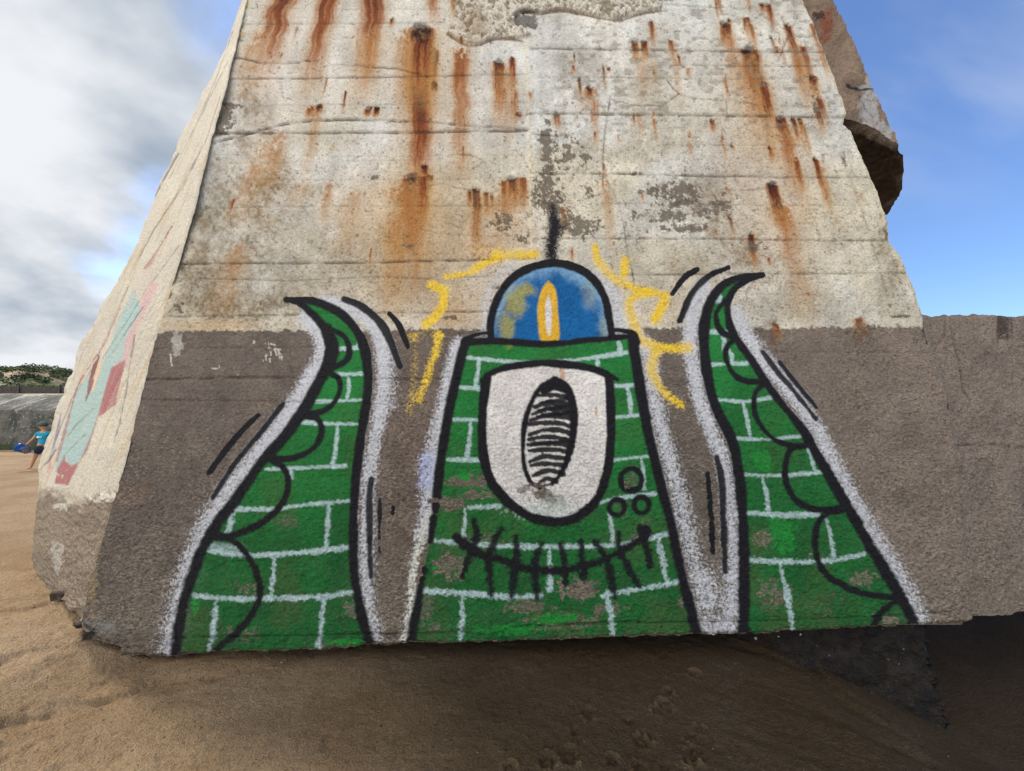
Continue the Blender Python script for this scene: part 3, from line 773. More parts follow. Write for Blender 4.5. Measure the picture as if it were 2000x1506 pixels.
    # rust
    for k, (x, y, ln, wd, st, dk) in enumerate(RUSTS):
        if st <= 0: continue
        slope = (x - 820) * 0.0013 * (1 if y < 150 else .75) if x < 820 else max(0, x - 1010) * 0.00045
        ext = ln * 1.15
        i2 = c.sel(x - wd * 3.4 - abs(slope) * ext, x + wd * 3.4 + abs(slope) * ext, y - 10, y + ext)
        xx = X[i2]; yy = Yy[i2]
        t = (yy - y) / ln
        soft = np.exp(-((xx - x - slope * (yy - y)) / (wd * 1.7)) ** 2) * sstep(-2, 12, yy - y) * np.clip(1 - t * .9, 0, 1) * st
        c.tint(i2, lin((176, 146, 100)), np.clip(soft * .5 * (.4 + 1.1 * fbm(xx, yy * .2, 14, 3, k + 9)), 0, .6) * (1 - .7 * low[i2]))
        nw = (fbm(xx * 0 + k * 31, yy, 26, 3, k) - .5) * wd * .7
        u = (xx - x - slope * (yy - y) - nw) / (wd * (0.9 + 0.35 * np.clip(t, 0, 1)))
        # streaks inside the run
        q = fbm((u * wd + k * 50), yy * 0.07, max(2.5, wd * .22), 3, k + 3, .6)
        core = np.exp(-np.abs(u) ** 2.6 * 1.1)
        head = sstep(-.5, .6, (yy - y) / (4.0 if dk > .3 else 30.0) + (fbm(xx, yy, 6, 3, k) - .5) * 3.2 - .3)
        tail = np.clip(1 - t, 0, 1) ** 0.85
        s_ = np.clip(core * head * (tail * 1.3 * (.45 + 1.0 * q)) * st, 0, 1)
        if y < 600:
            s_ = s_ * (1 - .6 * low[i2])
        c.tint(i2, OCHRE, np.clip(s_ * 1.25, 0, .85))
        c.tint(i2, RUST, np.clip((s_ - .2) * 1.6, 0, .95) * (0.4 + .6 * min(1, dk + .25)))
        s2 = np.clip(core * head * np.clip(1 - t * 1.25, 0, 1) * (.2 + 1.5 * q), 0, 1) * dk
        c.tint(i2, RUST_D, np.clip((s2 - .15) * 1.8, 0, .95))
        if dk >= .6:
            r = np.sqrt(((xx - x) / (wd * .72)) ** 2 + ((yy - y - 3) / max(4.0, wd * .6)) ** 2) + (fbm(xx, yy, 5, 3, k) - .5) * (1.3 if wd < 14 else .7)
            hm = sstep(1.1, .7, r)
            c.tint(i2, HOLE, hm * .8 * dk)
            c.h[i2] -= hm * 0.012 * dk
    # chips to the grey-brown under-coat
    for k, (x, y, rx, ry, a) in enumerate(CHIPS):
        i2 = c.sel(x - rx * 2.2, x + rx * 2.2, y - ry * 2.2, y + ry * 2.2)
        r = np.sqrt(((X[i2] - x) / rx) ** 2 + ((Yy[i2] - y) / ry) ** 2)
        v = sstep(.0, .12, (1.0 * a) - r + (fbm(X[i2], Yy[i2], 9, 4, k + 20, .7) - .5) * 3.4) * sstep(2.2, 1.6, r)
        c.tint(i2, CHIP * .95, v * .85)
        c.h[i2] -= v * .0015
    # dark rain-streaks at very left under the top
    # formwork board joints
    gd = lin((62, 50, 38))
    for (pts, dp, wd, a) in [([(300, 259), (700, 258), (1034, 254)], .012, 2.4, .8), ([(380, 154), (1030, 145)], .008, 1.7, .65), ([(1036, 96), (1400, 100), (1700, 104)], .010, 2.0, .75), ([(1030, 222), (1400, 226), (1750, 232)], .012, 2.4, .8),
                             ([(1038, 338), (1400, 344), (1760, 350)], .009, 2.0, .7), ([(1042, 466), (1400, 467), (1780, 472)], .008, 1.6, .6), ([(320, 515), (700, 513), (1046, 504)], .010, 2.0, .75), ([(320, 407), (700, 402), (1035, 400)], .004, 1.4, .35),
                             ([(300, 618), (700, 612), (1000, 607)], .007, 1.8, .6), ([(330, 542), (560, 548), (740, 540), (860, 545), (1000, 535)], .005, 1.5, .5), ([(1160, 537), (1500, 535), (1820, 534)], .007, 1.8, .6), ([(280, 681), (640, 676)], .004, 1.6, .4),
                             ([(1240, 684), (1600, 688), (2400, 690)], .004, 1.5, .3), ([(270, 742), (480, 736), (700, 740), (900, 741)], .010, 2.6, .8), ([(260, 780), (500, 783), (760, 790), (950, 780)], .006, 1.8, .55), ([(420, 350), (800, 350), (1036, 346)], .003, 1.2, .25),
                             ([(240, 918), (700, 912), (1100, 918), (1500, 914)], .003, 1.6, .2), ([(220, 988), (500, 995), (900, 992)], .004, 1.5, .3), ([(820, 1066), (1200, 1066), (1700, 1064), (2100, 1060)], .003, 1.4, .2), ([(330, 1248), (700, 1240), (900, 1236)], .016, 2.4, .85),
                             ([(1000, 1226), (1100, 1222), (1250, 1216)], .02, 3.0, .9), ([(1250, 1218), (1500, 1214), (1750, 1204), (1860, 1196)], .012, 2.0, .75), ([(1035, 28), (1030, 28)], 0, 1, 0), ([(400, 300), (700, 304), (1030, 302)], .002, 1.2, .2),
                             ([(450, 46), (870, 42)], .004, 1.5, .4), ([(470, 14), (870, 16)], .003, 1.2, .3), ([(430, 205), (860, 202), (1030, 200)], .003, 1.3, .3), ([(1040, 396), (1450, 400), (1700, 402)], .003, 1.3, .3), ([(1300, 283), (1690, 285)], .003, 1.2, .3),
                             ([(1300, 128), (1640, 130)], .005, 1.5, .5), ([(1050, 152), (1600, 156)], .003, 1.3, .35), ([(640, 655), (950, 655)], .003, 1.2, .2), ([(1420, 575), (1800, 578)], .003, 1.2, .2), ([(380, 320), (860, 310)], .002, 1.2, .2),
                             ([(240, 1100), (480, 1098), (700, 1106)], .003, 1.5, .25), ([(960, 560), (990, 562)], .01, 2.5, .9), ([(920, 585), (1000, 588)], .004, 1.4, .5)]:
        if wd and a: c.groove(pts, dp * 1.25, wd * 1.05, gd, min(1, a * 1.0), jit=1.0, sc=60, seed=int(pts[0][1]) % 50)
    # cracks
    ck = lin((54, 44, 36))
    for (pts, dp, wd, a) in [([(411, 276), (445, 270), (480, 262), (520, 250), (560, 240), (600, 234), (660, 232), (760, 234), (840, 238), (900, 244), (960, 247), (1030, 253)], .02, 2.2, .85),
                             ([(455, 112), (490, 116), (516, 124), (560, 122), (600, 117), (622, 115)], .012, 1.8, .8), ([(632, 128), (665, 124), (700, 126), (730, 129), (780, 134), (805, 140), (835, 148)], .012, 1.6, .75), ([(500, 50), (530, 20), (570, -20)], .008, 1.4, .5),
                             ([(880, 300), (920, 302), (948, 316)], .006, 1.3, .6), ([(1192, 188), (1188, 215), (1180, 270), (1178, 310), (1178, 345)], .008, 1.8, .7), ([(1180, 345), (1196, 372), (1208, 400), (1218, 440), (1226, 490), (1236, 535), (1240, 565)], .006, 1.5, .6),
                             ([(1195, 195), (1230, 206), (1290, 208)], .007, 1.5, .6), ([(1290, 210), (1325, 185), (1302, 158)], .007, 1.5, .6), ([(1325, 185), (1370, 195), (1420, 196), (1480, 206)], .006, 1.4, .55), ([(1418, 196), (1420, 225)], .004, 1.3, .5),
                             ([(1040, 262), (1080, 266), (1110, 262)], .01, 2.0, .7), ([(838, 362), (862, 358), (890, 366), (912, 368)], .006, 1.4, .5), ([(820, 447), (860, 455), (900, 458), (1000, 460)], .004, 1.3, .4), ([(1290, 60), (1330, 50), (1400, 42)], .004, 1.2, .4),
                             ([(1108, 392), (1122, 406), (1130, 420)], .012, 2, .8), ([(1098, 528), (1110, 570), (1120, 600), (1118, 625), (1106, 650)], .007, 1.6, .7), ([(1130, 724), (1132, 800), (1128, 870)], .003, 1.2, .3), ([(1520, 120), (1545, 60), (1560, 30)], .006, 1.5, .4),
                             ([(1528, 30), (1540, 60), (1560, 72), (1580, 72)], .01, 1.7, .6), ([(1500, 365), (1480, 370), (1440, 372), (1400, 368)], .005, 1.4, .5), ([(1690, 332), (1710, 400), (1740, 500), (1770, 600)], .004, 1.6, .25), ([(1640, 300), (1670, 380), (1700, 470), (1740, 600)], .008, 2.0, .35),
                             ([(1412, 270), (1404, 290), (1412, 250), (1418, 262)], .005, 1.3, .5), ([(1870, 660), (1884, 700), (1893, 760), (1912, 782)], .014, 2.6, .7), ([(1840, 868), (1890, 870), (1950, 868), (2060, 880)], .008, 1.8, .6), ([(1838, 620), (1850, 632), (1862, 640)], .012, 2.6, .8),
                             ([(1930, 640), (1950, 642), (1990, 628), (2050, 640), (2200, 636)], .02, 4.0, .8), ([(985, 1230), (986, 1262)], .02, 4, .9), ([(1300, 8), (1440, 15), (1570, 22)], .006, 1.4, .45)]:
        c.groove(pts, dp, wd, ck, a, jit=2.6, sc=14, seed=int(pts[0][0]) % 50)
    # vertical board-end step at x about 1033
    st_x = 1028 + (Yy - 60) * 0.022 + (fbm(X * 0, Yy, 20, 3, 12) - .5) * 4
    st = sstep(-2, 2, X - st_x) * sstep(70, 90, Yy) * sstep(640, 560, Yy)
    c.h += st * 0.007
    ed = np.exp(-((X - st_x) / 2.5) ** 2) * sstep(70, 90, Yy) * sstep(640, 560, Yy)
    c.tint(np.arange(len(X)), lin((214, 202, 172)), ed * .5)
    # small step where the whitewashed right border strip begins
    bx = np.interp(Yy, [200, 300, 470, 616], [1625, 1640, 1695, 1748])
    c.h += (sstep(-3, 3, X - bx) * 0.006) * sstep(220, 300, Yy) * (1 - low)
    # honeycomb pits
    for sc, th, dp, a, sd_ in ((9, .84, .006, .5, 21), (5.5, .80, .005, .5, 22)):
        v = sstep(th, th + .05, fbm(X, Yy * 1.5, sc, 2, sd_, .5))
        c.h -= v * dp
        c.tint(np.arange(len(X)), lin((80, 68, 54)), v * a)
    # pick marks in the whitewash of the upper right
    pk = sstep(.70, .78, vnoise(X / 11, Yy / 7, 25)) * sstep(1020, 1150, X) * sstep(330, 200, Yy)
    c.h -= pk * .004
    c.tint(np.arange(len(X)), lin((130, 122, 108)), pk * .5)
    # light sandy drips and trowel swipe on the brown
    c.blob(345, 672, 12, 22, lin((170, 166, 156)), .8, .3, 7, 1.3, 4, 'base')
    L = smooth_line([(1806, 625), (1822, 660), (1836, 710), (1850, 755)])
    i2, d, _ = c.dist(L, 16)
    c.tint(i2, lin((112, 106, 98)), (1 - sstep(3, 7, d)) * .75)
    c.blob(240, 965, 60, 18, lin((120, 98, 84)), .5, 1, 16, 1, 6, 'base')
    c.blob(290, 880, 60, 16, lin((92, 88, 74)), .4, 1, 16, 1, 7, 'base')
    c.blob(200, 1225, 36, 14, lin((130, 128, 124)), .8, .5, 12, 1, 7, 'base')
    c.blob(180, 1120, 9, 80, lin((150, 130, 98)), .8, .4, 9, 1.4, 7, 'base')
    for (x, y, rx, ry) in [(1512, 655, 9, 26), (1680, 650, 12, 22), (1670, 770, 8, 6), (1675, 795, 6, 6), (1700, 650, 10, 6)]:
        c.blob(x, y, rx, ry, lin((98, 66, 46)), .5, .8, 8, 1, int(x) % 9, 'base')
    c.blob(1990, 650, 20, 14, lin((50, 40, 38)), .8, .5, 10, 1, 9, 'base')
    # relief of the skin
    c.h += (fbm(X, Yy, 260, 2, 81) - .5) * 0.02
    c.h += (n_mid - .5) * 0.006
    c.h += (n_fin - .5) * (0.004 + 0.012 * rough)
    c.h += (vnoise(X / 4.6, Yy / 4.2, 83) - .5) * (0.001 + 0.0085 * rough)
    # horizontal board to board offset
    bd = vnoise(X * 0 + 2, np.floor((Yy + 20) / 28.5), 90)
    c.h += (bd - .5) * .004 * (1 - .6 * rough)
    return c, rough, low


def put(o, c, rough):
    rgb = c.rgb / np.maximum(c.a, 1e-4)[:, None]
    one = np.ones((len(c.X), 1), np.float32)
    attr_col(o, 'base', np.hstack([np.clip(c.base, 0, 1), one]))
    attr_col(o, 'paint', np.hstack([np.clip(rgb, 0, 1), one]))
    attr_f(o, 'cover', c.a)
    attr_f(o, 'rough', np.clip(rough, 0, 1))


# ------------------------------------------------------------------ the bunker
bunker = empty('concrete_bunker', (0, 3.2, 0))
tag(bunker, 'huge tilted concrete bunker with whitewashed rust streaked front and green brick monster graffiti', 'bunker')


def to_parent(o, p=bunker):
    o.parent = p
    o.matrix_parent_inverse = p.matrix_basis.inverted() if hasattr(p, 'matrix_basis') else p.matrix_world.inverted()


STEP = 1.9
# front wall: rows follow height, columns run from left arris to right arris
ys = np.concatenate([np.arange(TOPY, -30, 8.0), np.arange(-30, 1240, STEP)])
S = np.arange(0, 1.00001, STEP / 1580)
nr, nc = len(ys) + 26, len(S)
T = np.concatenate([(ys - TOPY) / (1240 - TOPY), np.linspace(1, 1.0, 27)[1:]])
GX = np.zeros((nr, nc)); GY = np.zeros((nr, nc))
for i, y in enumerate(ys):
    yv = np.array([y]); a = xl(yv)[0]; b = xr(yv)[0]
    GX[i] = a + S * (b - a); GY[i] = y
# last rows squeeze down to the ragged lower edge
yq = np.linspace(0, 1, 27)[1:]
for k, q in enumerate(yq):
    i = len(ys) + k
    a = 160 + 72 * sstep(0, .6, q) + (fbm(np.array([q * 40]), np.array([7.]), 10, 3, 4)[0] - .5) * 12; b = 1905
    GX[i] = a + S * (b - a)
    GY[i] = 1240 + (yb(GX[i]) - 1240) * q
# let the rows above bend towards the lower edge where it rises above 1240
bend = np.clip((GY - 1100) / 140, 0, 1)
edge = yb(GX)
GY = np.where(GY <= 1240, GY + bend ** 2 * np.minimum(0, (edge - 27 - 1240)) * (edge < 1267), GY)
lastrow = GY[len(ys) - 1].copy()
for k, q in enumerate(yq):
    GY[len(ys) + k] = lastrow + (yb(GX[len(ys) + k]) - lastrow) * q
px = GX.ravel(); py = GY.ravel()
cv, rough, low = wall_paint(px, py)
graffiti(cv)
# worn rim along the lower edge and arrises
dl = (px.reshape(nr, nc) - GX[:, :1]).ravel(); dr = (GX[:, -1:] - px.reshape(nr, nc)).ravel()
de = np.minimum(dl, dr)
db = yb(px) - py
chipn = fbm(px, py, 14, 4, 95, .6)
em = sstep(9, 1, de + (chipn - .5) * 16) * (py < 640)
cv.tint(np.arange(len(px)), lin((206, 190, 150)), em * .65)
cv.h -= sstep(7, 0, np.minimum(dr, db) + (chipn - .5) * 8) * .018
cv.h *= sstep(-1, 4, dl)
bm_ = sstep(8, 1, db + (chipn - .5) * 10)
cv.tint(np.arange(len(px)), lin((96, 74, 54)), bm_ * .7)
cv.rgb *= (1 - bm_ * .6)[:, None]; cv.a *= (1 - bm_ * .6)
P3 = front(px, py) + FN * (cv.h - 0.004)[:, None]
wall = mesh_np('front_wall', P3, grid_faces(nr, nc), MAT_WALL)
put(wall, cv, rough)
to_parent(wall)

# wing wall continuing to the right below the whitewash line
ys2 = np.arange(600, 1240, 2.6)
S2 = np.linspace(0, 1, 330) ** 1.25
nr2, nc2 = len(ys2), len(S2)
t2 = (ys2 - 600) / (ys2[-1] - 600)
xs0 = np.interp(np.linspace(612, 1213, nr2), XR[:, 1], XR[:, 0]) - 5
GX2 = xs0[:, None] + S2[None, :] * (2900 - xs0)[:, None]
topw = np.interp(GX2[0], [1800, 1815, 1832, 1850, 1875, 1998, 2300, 2900], [612, 609, 614, 611, 608, 608, 604, 610]) + (fbm(GX2[0], GX2[0] * 0, 20, 4, 44, .6) - .5) * 8
botw = yb(GX2[-1])
GY2 = topw[None, :] + t2[:, None] * (yb(GX2) - topw[None, :])
px2 = GX2.ravel(); py2 = GY2.ravel()
cv2, rough2, low2 = wall_paint(px2, np.maximum(py2, 656) * (py2 < 656) + py2 * (py2 >= 656))
cv2.base *= 1.06
rough2 = np.maximum(rough2, .85)
cv2.h += (fbm(px2, py2, 18, 4, 46, .6) - .5) * .02
cv2.h -= sstep(8, 0, py2 - np.repeat(topw[None, :], nr2, 0).ravel()) * .03
edge2 = sstep(0, 18, px2 - np.repeat(xs0[:, None], nc2, 1).ravel())
P32 = front(px2, py2) + FN * (cv2.h * edge2 - 0.008 - 0.010 * edge2)[:, None] + np.array([0, 1, 0]) * (np.maximum(0, px2 - 1850) * .0006)[:, None]
wing = mesh_np('wing_wall', P32, grid_faces(nr2, nc2), MAT_WALL)
put(wing, cv2, rough2)
to_parent(wing)

# left flank: plane through the left arris and the far lower corner
a0 = front(np.array([158.]), np.array([1220.]))[0]
a1 = front(np.array([510.]), np.array([-110.]))[0]
d_ = ray(np.array([54.]), np.array([1109.]))[0]
f0 = CAM + d_ * (4.05 / d_[1])
LN = np.cross(a1 - a0, f0 - a0); LN /= np.linalg.norm(LN)
if LN @ (CAM - a0) < 0: LN = -LN
ys3 = np.concatenate([np.arange(TOPY, -30, 8.0), np.arange(-30, 1236, 2.2)])
xsil = np.interp(ys3, SIL[:, 1], SIL[:, 0]) + (fbm(ys3, ys3 * 0, 16, 4, 47, .6) - .5) * 5
xe = xl(ys3)
xe = np.where(ys3 > 1214, np.maximum(xe, 160), xe)
S3 = np.linspace(0, 1, 200)
GX3 = xsil[:, None] + S3[None, :] * np.maximum(1.0, xe - xsil)[:, None]
GY3 = np.repeat(ys3[:, None], len(S3), 1)
px3 = GX3.ravel(); py3 = GY3.ravel(); s3 = np.tile(S3, len(ys3))
P33 = hit(px3, py3, a0, LN)
# drawing coords on that flank
n1 = fbm(px3 + py3 * .35, py3 * .3, 12, 5, 101, .6); n2 = fbm(px3, py3, 40, 4, 102)
sl = fbm((px3 + py3 * .42) * 1.0, py3 * .08, 9, 4, 103, .6)
fl = lin((184, 179, 166))[None, :] * (0.76 + .26 * n2 + .22 * sl)[:, None]
c3 = Canvas(px3, py3, fl)
AL = np.arange(len(px3))
c3.tint(AL, lin((168, 150, 122)), sstep(.55, .72, sl) * .55)
lowm = sstep(-28, 28, py3 - (968 + (px3 - 100) * .02) + (fbm(px3, py3, 20, 4, 104, .65) - .5) * 90)
c3.tint(AL, lin((132, 118, 102)) , lowm * .95)
c3.tint(AL, lin((110, 98, 86)), lowm * sstep(.4, .62, n2) * .6)
c3.blob(210, 972, 30, 8, lin((222, 218, 205)), .7, .4, 8, 1.4, 3, 'base')
c3.blob(120, 990, 14, 6, lin((210, 208, 200)), .7, .4, 8, 1.4, 3, 'base')
c3.blob(112, 1085, 10, 28, lin((185, 182, 176)), .6, .6, 8, 1.2, 3, 'base')
c3.blob(150, 1195, 40, 26, lin((168, 152, 134)), .7, .8, 14, 1, 3, 'base')
TEAL = lin((150, 174, 172)); PINK = lin((186, 156, 156)); RED = lin((152, 96, 98)); DRED = lin((120, 72, 68))
c3.stroke([(300, 560), (272, 620), (252, 665), (240, 710)], 18, PINK, 10, .8, rough=2)
c3.fill([(262, 560), (276, 605), (246, 660), (238, 705), (222, 712), (212, 740), (196, 795), (184, 835), (170, 880), (155, 903), (143, 912), (132, 905), (127, 893), (120, 908), (106, 925), (112, 880), (130, 820), (150, 760), (176, 735), (184, 760), (205, 700), (225, 640)], TEAL, 4, .92)
c3.fill([(240, 705), (246, 702), (240, 730), (226, 790), (206, 806), (190, 815), (178, 850), (165, 880), (150, 915), (135, 948), (105, 945), (112, 915), (126, 890), (128, 902), (140, 910), (155, 903), (170, 880), (184, 835), (196, 795), (210, 745), (218, 718)], RED, 3, .9)
c3.stroke([(196, 690, 3), (184, 720, 9), (174, 760, 9), (167, 785, 2)], 8, DRED, 4, .9, rough=2)
c3.stroke([(200, 692, 3), (190, 730, 5), (178, 770, 3)], 4, lin((214, 172, 142)), 3, .8)
c3.stroke([(235, 600, 3), (205, 670, 5), (175, 715, 4), (150, 760, 4), (128, 840, 4), (110, 900, 5)], 4, RED, 3, .7, rough=2)
c3.stroke([(353, 413, 2), (325, 460, 7), (298, 505, 7), (283, 525, 2)], 6, lin((142, 92, 84)), 4, .8, rough=2)
c3.stroke([(372, 350, 2), (330, 440, 3), (250, 600, 3)], 3, PINK, 6, .5)
c3.stroke([(120, 800, 3), (108, 860, 5), (96, 900, 4)], 4, lin((120, 110, 140)), 4, .6)
c3.stroke([(100, 895, 4), (95, 915, 8), (92, 930, 3)], 6, lin((180, 110, 110)), 5, .6)
c3.stroke([(180, 640, 2), (150, 720, 3), (132, 780, 3)], 3, DRED, 4, .5)
c3.stroke([(478, 20, 2), (455, 110, 2.5), (430, 190, 2)], 3, DRED, 3, .6)
c3.stroke([(262, 640, 22), (235, 750, 26), (215, 860, 30)], 20, TEAL, 20, 0)
wv = sstep(.5, .7, fbm(px3, py3, 9, 4, 106, .65)) * sstep(880, 960, py3)
wv = np.maximum(wv,   .35 * sstep(.5, .66, fbm((px3 + py3 * .42), py3 * .1, 6, 4, 113, .6)))
c3.rgb *= (1 - wv)[:, None]; c3.a *= (1 - wv)
for (pts, dp, wd, a) in [([(279, 600), (220, 688)], .006, 1.5, .7), ([(303, 655), (262, 720), (235, 760)], .004, 1.3, .4), ([(395, 285), (352, 370), (300, 450), (262, 520)], .008, 1.7, .6), ([(350, 480), (290, 560), (240, 640), (200, 700)], .006, 1.4, .5),
                         ([(262, 655), (255, 700), (245, 770), (232, 830), (222, 865)], .014, 2, .8), ([(348, 300), (325, 340), (300, 385), (285, 415)], .015, 2.4, .85), ([(250, 560), (215, 640), (180, 720), (140, 780), (108, 860)], .006, 1.5, .6),
                         ([(182, 798), (150, 830), (132, 852)], .006, 1.6, .7), ([(165, 850), (120, 895)], .005, 1.4, .5), ([(225, 882), (190, 900)], .004, 1.3, .4), ([(74, 1036), (140, 1030), (206, 1020)], .004, 1.4, .4), ([(76, 918), (95, 900), (108, 880)], .014, 2.2, .8),
                         ([(430, 190), (400, 280), (350, 380)], .006, 1.4, .5), ([(445, 120), (400, 210), (370, 270)], .006, 1.3, .5), ([(455, 60), (420, 160), (370, 270), (330, 350)], .006, 1.3, .5), ([(222, 978), (212, 1000)], .01, 2, .7), ([(300, 610), (260, 680)], .004, 1.2, .4),
                         ([(240, 720), (200, 800)], .004, 1.2, .4), ([(320, 560), (280, 630)], .004, 1.2, .4)]:
    c3.groove(pts, dp * .55, wd * .85, lin((92, 80, 68)), a, jit=1.6, sc=18, seed=int(pts[0][0]) % 40)
rg3 = 0.2 + .6 * lowm
c3.h += (n1 - .5) * .004 + (fbm(px3, py3, 9, 4, 108, .6) - .5) * (.003 + .007 * lowm) + (vnoise(px3 / 3.4, py3 / 4.4, 112) - .5) * (.002 + .006 * lowm)
# flaked slab edges at the far silhouette
c3.h -= sstep(.10, .0, s3) * .05 * (fbm(px3, py3, 30, 3, 109))
c3.h[:] += ((px3 < np.interp(py3, [262, 460], [352, 266])) & (py3 > 262) & (py3 < 470)) * -.03
em3 = sstep(.97, 1, s3)
P33 = P33 + LN * (c3.h * (1 - em3) - .006 * em3)[:, None]
bc = sstep(1150, 1225, py3) * sstep(.45, .6, fbm(px3, py3, 16, 3, 111))
P33 = P33 - LN * (bc * .05 * (1 - em3))[:, None]
c3.tint(AL, lin((84, 72, 58)), bc * .6)
flank = mesh_np('side_wall', P33, grid_faces(len(ys3), len(S3)), MAT_WALL)
put(flank, c3, rg3)
to_parent(flank)

# solid body behind the skins
def offs(P, d): return [np.array(p) + d for p in P]
def front_pt(x, y, back=0.05): return front(np.array([float(x)]), np.array([float(y)]))[0] - FN * back
yl = [TOPY, -110, 0, 186, 409, 650, 900, 1124, 1225]
frontL = [front_pt(np.interp(y, XL[:, 1], XL[:, 0]) + 12, y) for y in yl]
far_l = []
for y in yl:
    x = np.interp(y, SIL[:, 1], SIL[:, 0])
    far_l.append(hit(np.array([float(x) + 3]), np.array([float(min(y, 1109))]), a0, LN)[0] - LN * .06)
frontR = [front_pt(np.interp(y, XR[:, 1], XR[:, 0]) - 10, y) for y in yl]
BK = np.array([1.2, 6.5, 0.0])
core_v = []; rows = []
for i in range(len(yl)):
    pl, fl_, pr = frontL[i], far_l[i], frontR[i]
    fb = fl_ + np.array([3.2, 4.2, 0.0]); fb[2] = fl_[2]
    rb = pr + np.array([-0.2, 6.0, 0.0])
    rows.append([pl, pr, rb, fb, fl_])
    core_v += rows[-1]
core_f = []
for i in range(len(yl) - 1):
    for k in range(5):
        a = i * 5 + k; b = i * 5 + (k + 1) % 5
        core_f.append((a, b, b + 5, a + 5))
core_f.append((0, 1, 2, 3, 4)[::-1])
n_ = (len(yl) - 1) * 5
core_f.append((n_, n_ + 1, n_ + 2, n_ + 3, n_ + 4))
core = mesh_py('bunker_body', core_v, core_f, MAT_CORE)
to_parent(core)
# wing body
wb = []
for x, y in ((1806, 618), (2880, 618), (2880, 1205), (1890, 1205)):
    p = front_pt(x, y, .10) + np.array([0, max(0, x - 1850) * .0006, 0]); wb.append(p)
wv_ = wb + offs(wb, np.array([0, 3.2, 0]))
wcore = mesh_py('wing_body', wv_, [(0, 1, 2, 3), (4, 7, 6, 5), (0, 4, 5, 1), (1, 5, 6, 2), (2, 6, 7, 3), (3, 7, 4, 0)], MAT_CORE)
to_parent(wcore)

# overhanging roof block at the upper right
z0 = front_pt(1656, 230, 0)[2]
def at_z(x, y, z):
    d = ray(np.array([float(x)]), np.array([float(y)]))[0]
    return CAM + d * ((z - EYE) / d[2])
Ra = front_pt(1562, 0, .03); Rb = front_pt(1639, 226, .03); Rc = at_z(1757, 288, z0)
RN = np.cross(Rb - Ra, Rc - Ra); RN /= np.linalg.norm(RN)
if RN @ (CAM - Ra) < 0: RN = -RN
nv_, nu_ = 260, 70
tv = np.linspace(0, 1, nv_)
# side strip: from the front arris to the outer arris, ending on the curved lower rim
outer = np.array([(1500, -300), (1560, -130), (1626, 0), (1642, 28), (1660, 70), (1689, 133), (1715, 189), (1742, 255), (1752, 284)], float)
inner = np.array([(1440, -300), (1520, -130), (1559, 0), (1574, 33), (1585, 60), (1598, 100), (1615, 143), (1632, 186), (1641, 230)], float)
lin_t = np.linspace(0, 1, 9)
ox = np.interp(tv, lin_t, outer[:, 0]); oy = np.interp(tv, lin_t, outer[:, 1]); ix = np.interp(tv, lin_t, inner[:, 0]); iy = np.interp(tv, lin_t, inner[:, 1])
su = np.linspace(0, 1, nu_)
BX = ix[:, None] + su * (ox - ix)[:, None]; BY = iy[:, None] + su * (oy - iy)[:, None]
BY -= (tv[:, None] ** 6) * 14 * np.sin(su * math.pi)[None, :]
bx_ = BX.ravel(); by_ = BY.ravel()
Q = hit(bx_, by_, Ra, RN)
nb = fbm(bx_, by_, 30, 4, 121); nbf = fbm(bx_, by_, 6, 4, 122, .6)
cB = Canvas(bx_, by_, lin((132, 112, 92))[None, :] * (.6 + .8 * nb)[:, None])
cB.blob(1700, 215, 20, 55, lin((176, 174, 172)), .8, .5, 12, 1, 5, 'base')
cB.blob(1720, 262, 26, 20, lin((176, 172, 168)), .8, .5, 12, 1, 5, 'base')
cB.blob(1615, 50, 12, 30, RUST, .7, .9, 12, 1, 5, 'base')
cB.blob(1600, 30, 14, 8, RUST_D, .9, .6, 8, 1, 5, 'base')
cB.stroke([(1656, 165), (1680, 172), (1706, 172)], 5, G_DK, 6, .75)
cB.stroke([(1672, 175), (1690, 208), (1706, 228)], 3, G_DK, 6, .5)
Q = Q + RN * ((nb - .5) * .05 + (nbf - .5) * .02)[:, None]
# underside: curved soffit from the rim down to its far edge
far_rim = np.array([(1650, 232), (1690, 300), (1700, 345), (1712, 385), (1724, 408), (1734, 417), (1744, 402), (1752, 388), (1760, 362), (1766, 332), (1763, 309), (1755, 290)], float)
UX = []
rim3 = Q.reshape(nv_, nu_, 3)[-1]
# the soffit runs back 2.2 m from the rim, its outer arris bowing out
su2 = np.linspace(0, 1, 60)
ux = np.interp(su2, np.linspace(0, 1, 6), [1752, 1764, 1767, 1762, 1753, 1732]); uy = np.interp(su2, np.linspace(0, 1, 6), [286, 309, 335, 362, 388, 417])
ox3 = np.array([at_z(x, y, z0 - .02 * k / 60) for k, (x, y) in enumerate(zip(ux, uy))])
ox3[0] = rim3[-1]
inn3 = np.array([rim3[0] + np.array([-.25, 0.05, 0]) + np.array([-0.15, (ox3[-1][1] - rim3[0][1]), 0]) * t for t in su2])
V = []
for k in range(60):
    for j in range(nu_):
        u = j / (nu_ - 1)
        p = inn3[k] * (1 - u) + ox3[k] * u
        if k == 0: p = rim3[j]
        V.append(p)
V = np.array(V)
un = fbm(V[:, 0] * 60, V[:, 1] * 60, 22, 5, 123, .6)
k_id = np.repeat(np.arange(60), nu_)
V[:, 2] += (un - .5) * .22 * (k_id > 0)
V[:, 0] += (fbm(V[:, 1] * 60, V[:, 0] * 60, 16, 4, 124) - .5) * .03 * (k_id > 0)
blk = mesh_np('overhanging_slab', np.vstack([Q, V]), np.vstack([grid_faces(nv_, nu_), grid_faces(60, nu_) + nv_ * nu_]), MAT_WALL)
full = Canvas(np.concatenate([bx_, V[:, 0] * 100]), np.concatenate([by_, V[:, 1] * 100]), np.vstack([cB.base, lin((104, 88, 74))[None, :] * (.5 + un)[:, None]]))
